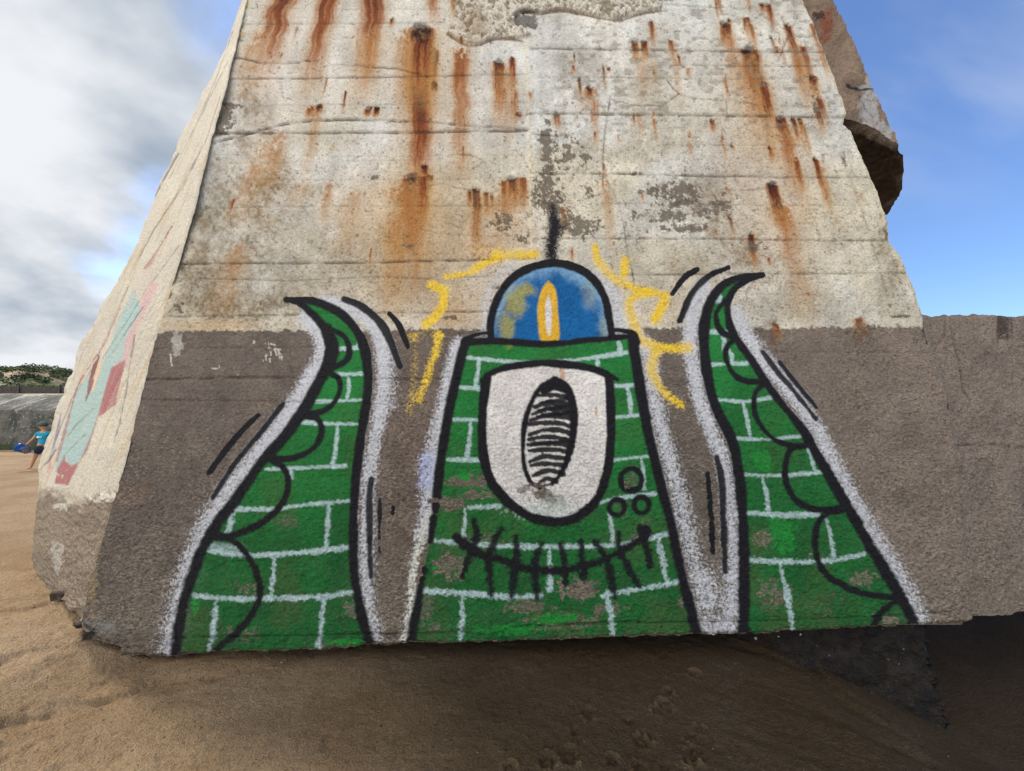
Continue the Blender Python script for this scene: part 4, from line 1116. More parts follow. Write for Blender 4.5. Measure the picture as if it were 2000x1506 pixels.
full.rgb[:len(bx_)] = cB.rgb; full.a[:len(bx_)] = cB.a
put(blk, full, np.full(len(full.X), .45))
to_parent(blk)
# slab body behind those two faces
o3 = Q.reshape(nv_, nu_, 3)
capv = [o3[0, 0] - RN * .08, o3[0, -1] - RN * .08, o3[-1, -1] + [0, 0.02, .03] - RN * .08, ox3[30] + [-.02, 0, .04], ox3[-1] + [-.02, .0, .04], ox3[-1] + [-1.6, 0, .04], ox3[-1] + [-1.6, 0, 4.0], ox3[-1] + [-.9, 0, 4.0]]
cap = mesh_py('slab_outer_face', capv, [(1, 2, 3, 7), (3, 4, 7), (4, 5, 6, 7), (0, 1, 7, 6)], MAT_CORE)
to_parent(cap)

# ------------------------------------------------------------------ foundation foot under the right part of the wall
def on_foot(x, y): return front_pt(x, y, .30)
ftv = []
fy = np.linspace(0, 1, 60); fx = np.linspace(0, 1, 70)
arr = np.array([(1808, 1190), (1812, 1250), (1819, 1290), (1830, 1340), (1845, 1390), (1853, 1425), (1862, 1560)], float)
GXf = []; GYf = []
for q in fy:
    y = 1190 + q * 370
    xe_ = np.interp(y, arr[:, 1], arr[:, 0])
    GXf.append(1000 + fx * (xe_ - 1000)); GYf.append(np.full(70, y))
GXf = np.array(GXf).ravel(); GYf = np.array(GYf).ravel()
Pf = hit(GXf, GYf, FP - FN * .30, FN)
Pf[:, 1] += np.clip(1520 - GXf, 0, None) * .003
Pf = Pf - FN * ((fbm(GXf, GYf, 16, 4, 131, .65) - .5) * .09)[:, None]
ftf = grid_faces(60, 70)
# right cheek of the foot running back under the body
edge_i = np.arange(60) * 70 + 69
bk = []
for j in range(1, 24):
    bk.append(Pf[edge_i] + np.array([-.06 * j, .1 * j, 0]) + (fbm(GYf[edge_i] + j * 9, GYf[edge_i] * .3 + j * 20, 22, 4, 132) - .5)[:, None] * np.array([.09, 0, 0]))
bkv = np.vstack(bk)
bf = []
n0 = len(Pf)
for j in range(23):
    for i in range(59):
        def vi(jj, ii): return edge_i[ii] if jj == 0 else n0 + (jj - 1) * 60 + ii
        bf.append((vi(j, i), vi(j, i + 1), vi(j + 1, i + 1), vi(j + 1, i)))


def foot_mat():
    m, N, b = new_mat('barnacled_dark_concrete')
    t = N.n('ShaderNodeTexCoord').outputs['Object']
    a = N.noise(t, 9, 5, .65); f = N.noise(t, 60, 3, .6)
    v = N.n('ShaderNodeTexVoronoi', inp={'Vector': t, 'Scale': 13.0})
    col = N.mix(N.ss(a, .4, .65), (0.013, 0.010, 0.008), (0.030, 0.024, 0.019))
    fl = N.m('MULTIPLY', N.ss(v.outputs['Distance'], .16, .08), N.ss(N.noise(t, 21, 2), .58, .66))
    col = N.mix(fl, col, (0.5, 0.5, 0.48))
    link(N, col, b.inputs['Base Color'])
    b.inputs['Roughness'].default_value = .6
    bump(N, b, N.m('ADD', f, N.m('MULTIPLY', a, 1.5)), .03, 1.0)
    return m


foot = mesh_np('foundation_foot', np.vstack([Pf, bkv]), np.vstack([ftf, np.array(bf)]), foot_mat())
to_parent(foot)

# ------------------------------------------------------------------ sand
def sand_z(X, Y):
    X = np.asarray(X, float); Y = np.asarray(Y, float)
    # the swash has scoured a hollow under the right side of the bunker
    hol = np.interp(X, [-3.4, -2.9, -2.5, -1.5, 0.0, 1.2, 1.87, 2.24, 2.62, 3.18, 3.6, 5, 8, 12], [0, -.04, -.19, -.23, -.23, -.25, -.28, -.39, -.57, -.82, -.86, -.8, -.4, 0])
    yw = sstep(-3.5, .6, Y) * sstep(13, 5, Y)
    z = hol * yw
    z = z + (fbm(X * 10, Y * 10, 26, 3, 201) - .5) * .10 * sstep(60, 10, np.abs(Y) + np.abs(X) * .5)
    # beach rises gently to the left and behind the wall
    z = z + np.interp(Y, [-80, 0, 6, 12, 15, 40], [0, 0, 0, .0, .0, .0])
    return z


gxs = [0.0]
while gxs[-1] < 3.6: gxs.append(gxs[-1] + .0105)
d = .0115
while gxs[-1] < 600: d = min(d * 1.045, 30); gxs.append(gxs[-1] + d)
gxp = np.array(gxs)
gx = np.concatenate([-gxp[::-1][:-1], gxp])
gyl = [1.25]
while gyl[-1] < 3.3: gyl.append(gyl[-1] + .0085)
d = .009
while gyl[-1] < 900: d = min(d * 1.05, 40); gyl.append(gyl[-1] + d)
gyb = [1.25]
d = .009
while gyb[-1] > -400: d = min(d * 1.12, 40); gyb.append(gyb[-1] - d)
gy = np.concatenate([np.array(gyb[::-1][:-1]), np.array(gyl)])
XX, YY = np.meshgrid(gx, gy)
sx = XX.ravel(); sy = YY.ravel()
sz = sand_z(sx, sy)
near = np.exp(-((sx) / 9) ** 2 - ((sy - 2.5) / 7) ** 2)
# ripples and drift lines radiating across the lit sand at the left
ang = 0.45
u = sx * math.cos(ang) + sy * math.sin(ang); v = -sx * math.sin(ang) + sy * math.cos(ang)
rip = fbm(u * 3, v * 16, 3.2, 4, 203)
lm = sstep(-1.0, -2.4, sx)
sz += (rip - .5) * (.012 + .075 * lm) * near
sz += (fbm(sx * 100, sy * 100, 16, 4, 204, .55) - .5) * (.008 + .016 * lm) * near
sz += (fbm(sx * 100, sy * 100, 3.6, 2, 205) - .5) * .008 * near
# drag marks running down the slope at the right
u2 = sx * .85 - sy * .5; v2 = sx * .5 + sy * .85
sz += (fbm(u2 * 8, v2 * 60, 4.5, 4, 206) - .5) * .016 * near * sstep(.3, 1.6, sx)
for (pts, dp, wd_) in [([(10, 1405), (110, 1370), (220, 1335), (330, 1300), (420, 1292)], .03, .035), ([(0, 1325), (60, 1300), (130, 1285)], .02, .03), ([(0, 1225), (70, 1215), (140, 1190), (170, 1170)], .03, .06),
                        ([(0, 1460), (90, 1420), (180, 1390)], .015, .03), ([(60, 1500), (150, 1450), (240, 1420)], .012, .04), ([(30, 1130), (60, 1140), (100, 1200)], .02, .05), ([(1480, 1260), (1540, 1275), (1600, 1330), (1700, 1385)], .03, .05), ([(1450, 1300), (1560, 1330), (1660, 1400), (1780, 1440)], .025, .05),
                        ([(1600, 1430), (1700, 1470), (1800, 1490)], .02, .05)]:
    G = []
    for (x_, y_) in smooth_line(pts, 8):
        d_q = ray(np.array([float(x_)]), np.array([float(y_)]))[0]
        G.append((CAM + d_q * ((-.12 - EYE) / d_q[2]))[:2] if x_ < 800 else (CAM + d_q * ((-.4 - EYE) / d_q[2]))[:2])
    G = np.array(G)
    ii = np.nonzero((sx > G[:, 0].min() - .3) & (sx < G[:, 0].max() + .3) & (sy > G[:, 1].min() - .3) & (sy < G[:, 1].max() + .3))[0]
    dm = np.full(len(ii), 9.)
    for q_ in G: dm = np.minimum(dm, np.hypot(sx[ii] - q_[0], sy[ii] - q_[1]) + (fbm(sx[ii] * 100, sy[ii] * 100, 9, 3, 221) - .5) * .07)
    sz[ii] -= dp * np.exp(-(dm / wd_) ** 2) * (.3 + 1.4 * fbm(sx[ii] * 100, sy[ii] * 100, 12, 3, 222))
# small crater holes
hl = sstep(.83, .88, vnoise(sx * 14, sy * 14, 207)) * near
sz -= hl * .006


def ground_at(px_, py_):
    d = ray(np.array([float(px_)]), np.array([float(py_)]))[0]
    t = 1.0
    for _ in range(30):
        p = CAM + d * t
        zt = float(sand_z(np.array([p[0]]), np.array([p[1]]))[0])
        t += (zt - p[2]) / d[2] * .9
    return CAM + d * t


prints = [(1358, 1318, 1.0), (1305, 1352, .8), (1300, 1378, 1.1), (1282, 1388, .8), (1146, 1392, 1.2), (1228, 1408, .8), (1268, 1440, 1.1), (1254, 1450, 1.2), (1366, 1425, .9), (1355, 1445, 1.2), (1362, 1476, 1.3), (1348, 1490, 1.0), (1070, 1488, 1.2),
          (1110, 1478, 1.5), (1195, 1484, .8), (1250, 1500, .9), (1300, 1500, .8), (1122, 1425, .7), (1072, 1460, .7), (995, 1498, .9), (960, 1560, 1.2), (1180, 1570, 1.3), (1420, 1560, 1.2)]
dry = np.zeros(len(sx))
for i, (x, y, s_) in enumerate(prints):
    p = ground_at(x, y)
    rr = random.Random(i)
    s_ *= .82
    th = rr.uniform(-.6, .6)
    dx = (sx - p[0]); dy = (sy - p[1])
    m_ = (np.abs(dx) < .16) & (np.abs(dy) < .16)
    ii = np.nonzero(m_)[0]
    a = dx[ii] * math.cos(th) + dy[ii] * math.sin(th); b_ = -dx[ii] * math.sin(th) + dy[ii] * math.cos(th)
    dep = np.exp(-((a / (.026 * s_)) ** 2 + ((b_ + .008) / (.022 * s_)) ** 2))
    for tx, ty in ((-.026, .018), (-.010, .034), (.010, .034), (.026, .018)):
        dep = np.maximum(dep, np.exp(-(((a - tx * s_) / (.009 * s_)) ** 2 + ((b_ - ty * s_) / (.011 * s_)) ** 2)))
    r = np.hypot(a, b_ - .005) / (.052 * s_)
    rim = np.exp(-((r - 1.05) / .28) ** 2) * sstep(.40, .62, fbm(sx[ii] * 100, sy[ii] * 100, 3.4, 3, i)) * (.4 + .6 * sstep(-.6, .8, np.cos(np.arctan2(b_, a) - i)))
    dry[ii] += np.clip(rim - .1, 0, 1) * .20
    sz[ii] += -dep * .034 + rim * .019 + (fbm(sx[ii] * 100, sy[ii] * 100, 2.4, 2, i + 3) - .5) * .022 * np.exp(-r * r * .6)


def sand_mat():
    m, N, b = new_mat('beach_sand')
    t = N.n('ShaderNodeTexCoord').outputs['Object']
    damp_shade = N.n('ShaderNodeAttribute', attribute_name='damp_shade').outputs['Fac']
    a = N.noise(t, 1.3, 5, .6); g = N.noise(t, 85, 3, .75); k = N.noise(t, 30, 4, .7)
    col = N.mix(N.ss(a, .35, .65), (0.36, 0.245, 0.14), (0.45, 0.325, 0.205))
    col = N.mix(N.m('MULTIPLY', N.ss(k, .52, .68), .5), col, (0.20, 0.125, 0.065))
    gr = N.m('ADD', .25, N.m('MULTIPLY', g, 1.5))
    col = N.n('ShaderNodeVectorMath', operation='SCALE', inp={0: col, 'Scale': gr}).outputs[0]
    wet_shaded = N.n('ShaderNodeVectorMath', operation='MULTIPLY', inp={0: col, 1: (0.132, 0.131, 0.130)}).outputs[0]  # wet tone pushed darker to carry the bunker's shade
    col = N.mix(damp_shade, col, wet_shaded)
    # shell grit
    v = N.n('ShaderNodeTexVoronoi', inp={'Vector': t, 'Scale': 42.0})
    fl = N.m('MULTIPLY', N.ss(v.outputs['Distance'], .12, .06), N.ss(N.noise(t, 9, 2), .52, .62))
    col = N.mix(N.m('MULTIPLY', fl, .7), col, (0.42, 0.36, 0.28))
    v2 = N.n('ShaderNodeTexVoronoi', inp={'Vector': t, 'Scale': 17.0})
    fd = N.m('MULTIPLY', N.ss(v2.outputs['Distance'], .13, .09), N.ss(N.noise(t, 5, 2), .5, .6))
    col = N.mix(N.m('MULTIPLY', fd, .8), col, (0.03, 0.022, 0.018))
    link(N, col, b.inputs['Base Color'])
    b.inputs['Specular IOR Level'].default_value = .08
    link(N, N.m('SUBTRACT', .95, N.m('MULTIPLY', damp_shade, .25)), b.inputs['Roughness'])
    bump(N, b, N.m('ADD', N.m('MULTIPLY', g, .5), N.m('ADD', N.m('MULTIPLY', k, 1.4), N.m('MULTIPLY', g, 1.0))), .022, 1.0)
    return m


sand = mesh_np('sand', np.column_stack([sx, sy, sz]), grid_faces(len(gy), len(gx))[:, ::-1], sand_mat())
damp_shade_edge = sx + (fbm(sx * 10, sy * 10, 9, 4, 209) - .5) * 1.4 + .5 * (sy - 2)
attr_f(sand, 'damp_shade', sstep(-2.4, .3, damp_shade_edge) * sstep(13, 8, np.abs(sx)) * sstep(9, 5.5, sy) * .93 * (1 - np.clip(dry, 0, .5)))  # damp sand plus bunker shade painted into the colour
tag(sand, kind='structure')

# ------------------------------------------------------------------ shell grit and loose stones
gv = []; gf = []
rs = random.Random(21)
for k in range(1250):
    if k < 1050: x = rs.uniform(-4.3, -.6); y = rs.uniform(1.3, 4.6)
    else: x = rs.uniform(-.6, 3.2); y = rs.uniform(1.5, 3.0)
    if rs.random() < .0: continue
    z = float(sand_z(np.array([x]), np.array([y]))[0]) + .012
    r = rs.uniform(.002, .006) * (1 if k < 1050 else .6) * (1.2 if rs.random() < .06 else 1)
    th = rs.uniform(0, 6.28); n = len(gv)
    tl = rs.uniform(-.4, .4)
    for q in range(5):
        a = th + q * 1.2566
        rr_ = r * rs.uniform(.6, 1.15)
        gv.append((x + rr_ * math.cos(a), y + rr_ * .8 * math.sin(a), z + tl * rr_ * math.cos(a)))
    gv.append((x, y, z + r * .55)); gv.append((x, y, z - r * .5))
    for q in range(5):
        gf.append((n + q, n + (q + 1) % 5, n + 5)); gf.append((n + (q + 1) % 5, n + q, n + 6))


def grit_mat():
    m, N, b = new_mat('shell_grit')
    t = N.n('ShaderNodeTexCoord').outputs['Object']
    a = N.noise(t, 23, 2)
    link(N, N.mix(N.ss(a, .46, .52), (.03, .026, .022), (.32, .26, .19)), b.inputs['Base Color'])
    return m


grit = mesh_py('shell_grit', gv, gf, grit_mat())
tag(grit, kind='stuff')


def rock(name, loc, s, seed, mat, label, group=None):
    bm = bmesh.new()
    bmesh.ops.create_icosphere(bm, subdivisions=4, radius=1)
    r0 = random.Random(seed)
    ph = [r0.uniform(0, 9) for _ in range(6)]
    for v in bm.verts:
        c = v.co.normalized()
        u_ = fbm(np.array([c.x * 14 + ph[0] * 10]), np.array([c.y * 14 + c.z * 11 + ph[1] * 10]), 12, 4, seed)[0]
        fl = max(-.6, min(.6, c.x * math.sin(ph[2]) + c.y * math.cos(ph[2])))
        k = 1 + (u_ - .5) * 1.5
        v.co = Vector((max(-.72, min(.8, c.x)) * s[0], max(-.7, min(.75, c.y)) * s[1], max(-.6, min(.62, c.z + fl * .12)) * s[2])) * k
    me = bpy.data.meshes.new(name); bm.to_mesh(me); bm.free()
    for p in me.polygons: p.use_smooth = False
    me.materials.append(mat)
    o = bpy.data.objects.new(name, me); C.objects.link(o)
    o.location = loc; o.rotation_euler = (0, 0, ph[3])
    tag(o, label, 'stone', group)
    return o


MAT_ROCK = plain_concrete('dark_stone', (0.19, 0.14, 0.10), (0.07, 0.055, 0.042), 26, .02)
for nm, (x, y), s_, sd_, lb in [('stone', (168, 1241), (.055, .05, .038), 3, 'small dark brown stone wedged under the lower left corner of the bunker'),
                                ('stone', (152, 1222), (.035, .035, .026), 5, 'smaller dark stone left of the one under the bunker corner'),
                                ('stone', (118, 1163), (.06, .05, .06), 8, 'dark encrusted stone stuck to the lower edge of the bunker side wall')]:
    p = front_pt(x, y, .02) if x > 140 else hit(np.array([float(x)]), np.array([float(y)]), a0, LN)[0]
    rock(nm, tuple(p), s_, sd_, MAT_ROCK, lb)

# ------------------------------------------------------------------ far sea wall, dune, fence, scrub
def seawall_mat():
    m, N, b = new_mat('mossy_sea_wall')
    t = N.n('ShaderNodeTexCoord').outputs['Object']
    sp_ = N.n('ShaderNodeSeparateXYZ', inp={0: t})
    z = sp_.outputs[2]
    mp = N.n('ShaderNodeMapping', inp={'Vector': t, 'Scale': (1, 1, .35)})
    a = N.noise(t, 1.6, 6, .7); s = N.noise(mp.outputs[0], 4.0, 5, .7); f = N.noise(t, 9, 4, .7)
    col = N.mix(N.ss(a, .38, .62), (0.045, 0.052, 0.048), (0.13, 0.125, 0.11))
    col = N.mix(N.m('MULTIPLY', N.ss(f, .55, .7), .8), col, (0.35, 0.35, 0.32))
    # pale wash on the sloping top in slanting swipes
    mp2 = N.n('ShaderNodeMapping', inp={'Vector': t, 'Rotation': (0, 0, .9), 'Scale': (1.7, .6, 1)})
    wsh = N.m('MULTIPLY', N.ss(N.noise(mp2.outputs[0], 1.1, 6, .75, .6), .5, .62), N.ss(z, 1.36, 1.42))
    col = N.mix(N.m('MULTIPLY', wsh, .7), col, (0.52, 0.48, 0.40))
    rst = N.m('MULTIPLY', N.ss(N.noise(mp.outputs[0], 1.1, 3), .60, .68), N.ss(z, .5, .9))
    col = N.mix(N.m('MULTIPLY', rst, .7), col, (0.14, 0.045, 0.02))
    col = N.mix(N.m('MULTIPLY', N.ss(z, .30, .12), .9), col, (0.025, 0.045, 0.012))
    link(N, col, b.inputs['Base Color'])
    bump(N, b, N.m('ADD', a, f), .08, 1.0)
    return m


def far_z(x): return 0.0
prof = [(14.45, -.4), (14.5, 0.0), (14.56, .55), (14.6, 1.34), (14.62, 1.40), (15.9, 1.98), (16.05, 2.0), (17.5, 2.0), (17.5, -.4)]
wx = np.arange(-70, 2.01, .35)
wvv = []
for x in wx:
    for k, (y, z) in enumerate(prof):
        n_ = (fbm(np.array([x * 10]), np.array([z * 10 + k * 3]), 6, 4, 301)[0] - .5)
        slope = -.012 * (x + 14)
        skew = (x + 13) * -.18
        wvv.append((x, y + skew * .3 + n_ * .12, z + (slope if k > 2 and k < 8 else 0) + n_ * .06 * (0 < k < 8)))
sw = mesh_np('sea_wall', np.array(wvv), grid_faces(len(wx), len(prof)), seawall_mat(), smooth=False)
tag(sw, 'low mossy concrete sea wall with sloping top behind the child', 'wall')

# dune behind
def dune_z(x, y):
    x = np.asarray(x, float); y = np.asarray(y, float)
    base = np.interp(y, [17.4, 20, 30, 34, 46, 60, 90, 160], [1.9, 2.0, 2.55, 2.7, 3.75, 3.5, 3.2, 3.0])
    h = 2.2 * (1 - sstep(-55.5, -46.5, x)) - .5 * sstep(-57, -64, x)
    return base + h * sstep(34, 48, y) + (fbm(x * 10, y * 10, 40, 4, 311) - .5) * .7 * sstep(32, 46, y) - sstep(-36, -5, x) * 1.2 * sstep(30, 46, y)


dxs = np.arange(-160, 60, 1.0); dys = np.concatenate([np.arange(17.3, 34, .8), np.arange(34, 165, 1.6)])
DX, DY = np.meshgrid(dxs, dys)
dz = dune_z(DX.ravel(), DY.ravel()); 
first = DY.ravel() < 17.35
dz[first] = -.5
def dune_mat():
    m, N, b = new_mat('dune_sand_and_grass')
    t = N.n('ShaderNodeTexCoord').outputs['Object']
    z = N.n('ShaderNodeSeparateXYZ', inp={0: t}).outputs[1]
    a = N.noise(t, .25, 5, .65)
    g = N.m('MULTIPLY', N.ss(z, 31, 34), N.ss(a, .62, .45))
    col = N.mix(g, (0.42, 0.31, 0.20), (0.085, 0.095, 0.035))
    link(N, col, b.inputs['Base Color'])
    bump(N, b, N.noise(t, 6, 4), .05, 1)
    return m
dune = mesh_np('dune_hill', np.column_stack([DX.ravel(), DY.ravel(), dz]), grid_faces(len(dys), len(dxs))[:, ::-1], dune_mat())
tag(dune, kind='structure')


def leaf_mat(name, c1, c2, sc=.6):
    m, N, b = new_mat(name)
    t = N.n('ShaderNodeTexCoord').outputs['Object']
    a = N.noise(t, sc, 4, .6)
    link(N, N.mix(N.ss(a, .35, .65), c1, c2), b.inputs['Base Color'])
    b.inputs['Roughness'].default_value = .7
    return m


# scrub that covers the dune: clumps of small leaf faces, uncountable
rs2 = np.random.default_rng(5)
V_ = []
for k in range(1000):
    x = rs2.uniform(-78, -22); y = rs2.uniform(33.5, 54)
    c_ = fbm(np.array([x * 10]), np.array([y * 10]), 70, 3, 330)[0]
    if c_ < .36: continue
    zc = float(dune_z(np.array([x]), np.array([y]))[0])
    R = rs2.uniform(.35, .85)
    n = 130
    dirs = rs2.normal(size=(n, 3)); dirs /= np.linalg.norm(dirs, axis=1)[:, None]
    rad = R * rs2.uniform(.55, 1.05, n)[:, None]
    p = dirs * rad * [1.25, 1.0, .62] + [x, y, zc + .25 * R]
    s_ = rs2.uniform(.07, .17, n)
    for i in range(n):
        a = rs2.normal(size=3); a /= np.linalg.norm(a); b2 = np.cross(a, rs2.normal(size=3)); b2 /= np.linalg.norm(b2)
        V_ += [p[i] - a * s_[i], p[i] + b2 * s_[i] * .6, p[i] + a * s_[i], p[i] - b2 * s_[i] * .6]
V_ = np.array(V_)
scrub = mesh_np('dune_scrub', V_, np.arange(len(V_)).reshape(-1, 4), leaf_mat('scrub_leaves', (0.035, 0.055, 0.022), (0.15, 0.18, 0.075), .3), smooth=False)
tag(scrub, kind='stuff')

# slatted sand fence along the foot of the dune
MAT_FENCE = plain_concrete('grey_weathered_wood', (0.085, 0.078, 0.07), (0.05, 0.046, 0.042), 4, .01)
fence = empty('sand_fence', (-38, 31, 2.85))
tag(fence, 'long dark wooden slat fence on the sand at the foot of the green dune', 'fence')
bmv = []; bmf = []
def addbox(V, F, cx, cy, cz, hx, hy, hz, tilt=0):
    n = len(V)
    for sx_ in (-1, 1):
        for sy_ in (-1, 1):
            for sz_ in (-1, 1):
                V.append((cx + sx_ * hx + tilt * sz_, cy + sy_ * hy, cz + sz_ * hz))
    F += [(n, n + 1, n + 3, n + 2), (n + 4, n + 6, n + 7, n + 5), (n, n + 4, n + 5, n + 1), (n + 2, n + 3, n + 7, n + 6), (n, n + 2, n + 6, n + 4), (n + 1, n + 5, n + 7, n + 3)]
rs3 = random.Random(3)
x = -60.0
while x < -18:
    zz_ = float(dune_z(np.array([x]), np.array([31.0]))[0])
    hh = .27 + rs3.uniform(-.03, .03)
    addbox(bmv, bmf, x, 31.0, zz_ + hh, .035, .012, hh, rs3.uniform(-.01, .01))
    x += .095
fp = mesh_py('fence_slats', bmv, bmf, MAT_FENCE); to_parent(fp, fence)
k = 0
x = -59.0
while x < -18:
    V0 = []; F0 = []
    zz_ = float(dune_z(np.array([x]), np.array([31.0]))[0])
    addbox(V0, F0, x, 30.93, zz_ + .30, .05, .045, .38)
    po = mesh_py('fence_post', V0, F0, MAT_FENCE); to_parent(po, fence)
    x += 3.1

# ------------------------------------------------------------------ the child on the beach
KX, KY = -11.60, 10.2
def skin_obj(name, pts, edges, radii, mat, parent, sub=2, root=0):
    me = bpy.data.meshes.new(name)
    me.from_pydata(pts, edges, [])
    o = bpy.data.objects.new(name, me)
    C.objects.link(o)
    bm = bmesh.new(); bm.from_mesh(me)
    sl_ = bm.verts.layers.skin.verify()
    for i, v in enumerate(bm.verts):
        r = radii[i]
        v[sl_].radius = r if isinstance(r, tuple) else (r, r)
        v[sl_].use_root = (i == root)
    bm.to_mesh(me); bm.free()
    s1 = o.modifiers.new('skin', 'SKIN'); s1.use_smooth_shade = True
    s2 = o.modifiers.new('sub', 'SUBSURF'); s2.levels = sub; s2.render_levels = sub
    dg = bpy.context.evaluated_depsgraph_get()
    m2 = bpy.data.meshes.new_from_object(o.evaluated_get(dg))
    o.modifiers.clear(); o.data = m2
    for p in m2.polygons: p.use_smooth = True
    m2.materials.clear(); m2.materials.append(mat)
    o.parent = parent
    return o


def flat_mat(name, c, rough=.8, var=.15, sc=20):
    m, N, b = new_mat(name)
    t = N.n('ShaderNodeTexCoord').outputs['Object']
    a = N.noise(t, sc, 3, .6)
    col = N.mix(N.ss(a, .3, .7), tuple(x * (1 - var) for x in c), tuple(min(1, x * (1 + var)) for x in c))
    link(N, col, b.inputs['Base Color'])
    b.inputs['Roughness'].default_value = rough
    return m


SKIN = flat_mat('tanned_skin', (0.44, 0.24, 0.15), .6, .1)
SHIRT = flat_mat('turquoise_cotton', (0.015, 0.27, 0.42), .9)
SHORTS = flat_mat('navy_swim_shorts', (0.012, 0.016, 0.04), .8)
CAPM = flat_mat('dark_green_cap_cloth', (0.05, 0.10, 0.085), .9)
WHITEM = flat_mat('white_print', (0.55, 0.66, 0.72), .9)
BLUEP = flat_mat('blue_bucket_plastic', (0.02, 0.11, 0.45), .35)
GREYP = flat_mat('grey_violet_bucket_plastic', (0.16, 0.17, 0.26), .35)
HAIR = flat_mat('brown_hair', (0.07, 0.035, 0.02), .7)
EYEM = flat_mat('dark_eye', (0.01, 0.01, 0.01), .3)
LIPM = flat_mat('lips', (0.35, 0.12, 0.09), .5)

kid = empty('person', (KX, KY, 0), math.radians(0))
tag(kid, 'child in green cap, turquoise t-shirt and dark shorts striding on the sand with buckets', 'person')
# local frame: -X is the way the child walks (screen left), body turned half to the viewer (-Y)
P = [(0, 0, .60), (0.0, 0, .70), (.0, 0, .80), (.0, 0, .885), (-.005, 0, .94), (-.02, -.005, .985), (-.03, -.01, 1.045), (-.032, -.01, 1.10),
     # far arm / near arm: shoulder elbow wrist
     (-.09, -.055, .865), (-.16, -.10, .73), (-.255, -.13, .615), (-.275, -.135, .585),
     (.095, .05, .865), (.15, .06, .72), (.12, -.02, .60), (.11, -.04, .57),
     # legs
     (-.055, -.03, .54), (-.125, -.04, .32), (-.225, -.03, .075), (-.235, -.035, .035), (-.315, -.055, .018),
     (.055, .03, .54), (.13, .03, .32), (.26, .03, .12), (.275, .03, .075), (.215, .02, .02)]
E = [(0, 1), (1, 2), (2, 3), (3, 4), (4, 5), (5, 6), (6, 7), (3, 8), (8, 9), (9, 10), (10, 11), (3, 12), (12, 13), (13, 14), (14, 15), (0, 16), (16, 17), (17, 18), (18, 19), (19, 20), (0, 21), (21, 22), (22, 23), (23, 24), (24, 25)]
R_ = [(.085, .07), (.078, .062), (.085, .065), (.07, .055), .034, .045, (.072, .078), (.055, .062), .036, .028, .021, .016, .036, .028, .021, .016, .062, .043, .027, .028, .018, .062, .043, .027, .028, .018]
body = skin_obj('body', P, E, R_, SKIN, kid, 2)
# fingers: five short chains from each palm
def hand(base, dirv, side):
    for k in range(4):
        o_ = Vector(side) * ((k - 1.5) * .011)
        p0 = Vector(base) + o_; ln = [.030, .035, .033, .026][k]
        d0 = Vector(dirv).normalized()
        p1 = p0 + d0 * ln * .55; p2 = p1 + (d0 * .4 + Vector((.5, .0, .2))).normalized() * ln * .5
        yield [tuple(p0), tuple(p1), tuple(p2)]
    p0 = Vector(base) - Vector(side) * .02 - Vector(dirv).normalized() * .015
    p1 = p0 - Vector(side) * .014 + Vector(dirv).normalized() * .014
    yield [tuple(p0), tuple(p1), tuple(p1 + Vector(dirv).normalized() * .016)]
fpts = []; fed = []; frd = []
bodies = [body]
for base, dv, sd2 in (((-.282, -.138, .572), (-.3, -.1, -.9), (.25, .9, 0)), ((.106, -.045, .556), (-.2, -.2, -.9), (.3, .9, 0))):
    for ch in hand(base, dv, sd2):
        n = len(fpts); fpts += ch
        fed += [(n, n + 1), (n + 1, n + 2)]; frd += [.0065, .006, .005]
# each finger chain rooted in the palm; joined into the body mesh
for ci in range(10):
    q = fpts[ci * 3:ci * 3 + 3]
    bodies.append(skin_obj('finger', q, [(0, 1), (1, 2)], [.0065, .006, .005], SKIN, kid, 1))
bm = bmesh.new()
for o in bodies: bm.from_mesh(o.data)
# nose and ears grow from the head
def blobm(bm, c, r, sc):
    ret = bmesh.ops.create_icosphere(bm, subdivisions=2, radius=r)
    for v in ret['verts']: v.co = Vector((v.co.x * sc[0], v.co.y * sc[1], v.co.z * sc[2])) + Vector(c)
blobm(bm, (-.108, -.045, 1.035), .012, (1.2, .8, 1.0))
blobm(bm, (-.02, -.092, 1.04), .016, (.8, .4, 1.2))
blobm(bm, (-.02, .075, 1.04), .016, (.8, .4, 1.2))
me = bpy.data.meshes.new('body'); bm.to_mesh(me); bm.free()
for p in me.polygons: p.use_smooth = True
me.materials.append(SKIN)
body.data = me
for o in bodies[1:]: bpy.data.objects.remove(o)


def ell(name, c, r, mat, sub=3, cut=None):
    bm = bmesh.new(); bmesh.ops.create_icosphere(bm, subdivisions=sub, radius=1)
    if cut is not None:
        bmesh.ops.delete(bm, geom=[v for v in bm.verts if v.co.z < cut], context='VERTS')
    for v in bm.verts: v.co = Vector((v.co.x * r[0] + c[0], v.co.y * r[1] + c[1], v.co.z * r[2] + c[2]))
    me = bpy.data.meshes.new(name); bm.to_mesh(me); bm.free()
    for p in me.polygons: p.use_smooth = True
    me.materials.append(mat)
    o = bpy.data.objects.new(name, me); C.objects.link(o); o.parent = kid
    return o


ell('eye', (-.098, -.062, 1.056), (.006, .006, .006), EYEM, 2)
ell('eye', (-.102, -.018, 1.056), (.006, .006, .006), EYEM, 2)
ell('mouth', (-.098, -.042, 1.008), (.006, .016, .004), LIPM, 2)
ell('hair', (-.02, -.008, 1.055), (.083, .086, .085), HAIR, 3, -.25)
bm = bmesh.new()
bmesh.ops.create_icosphere(bm, subdivisions=3, radius=1)
bmesh.ops.delete(bm, geom=[v for v in bm.verts if v.co.z < -.12], context='VERTS')
for v in bm.verts: v.co = Vector((v.co.x * .094 - .022, v.co.y * .092 - .008, v.co.z * .088 + 1.082))
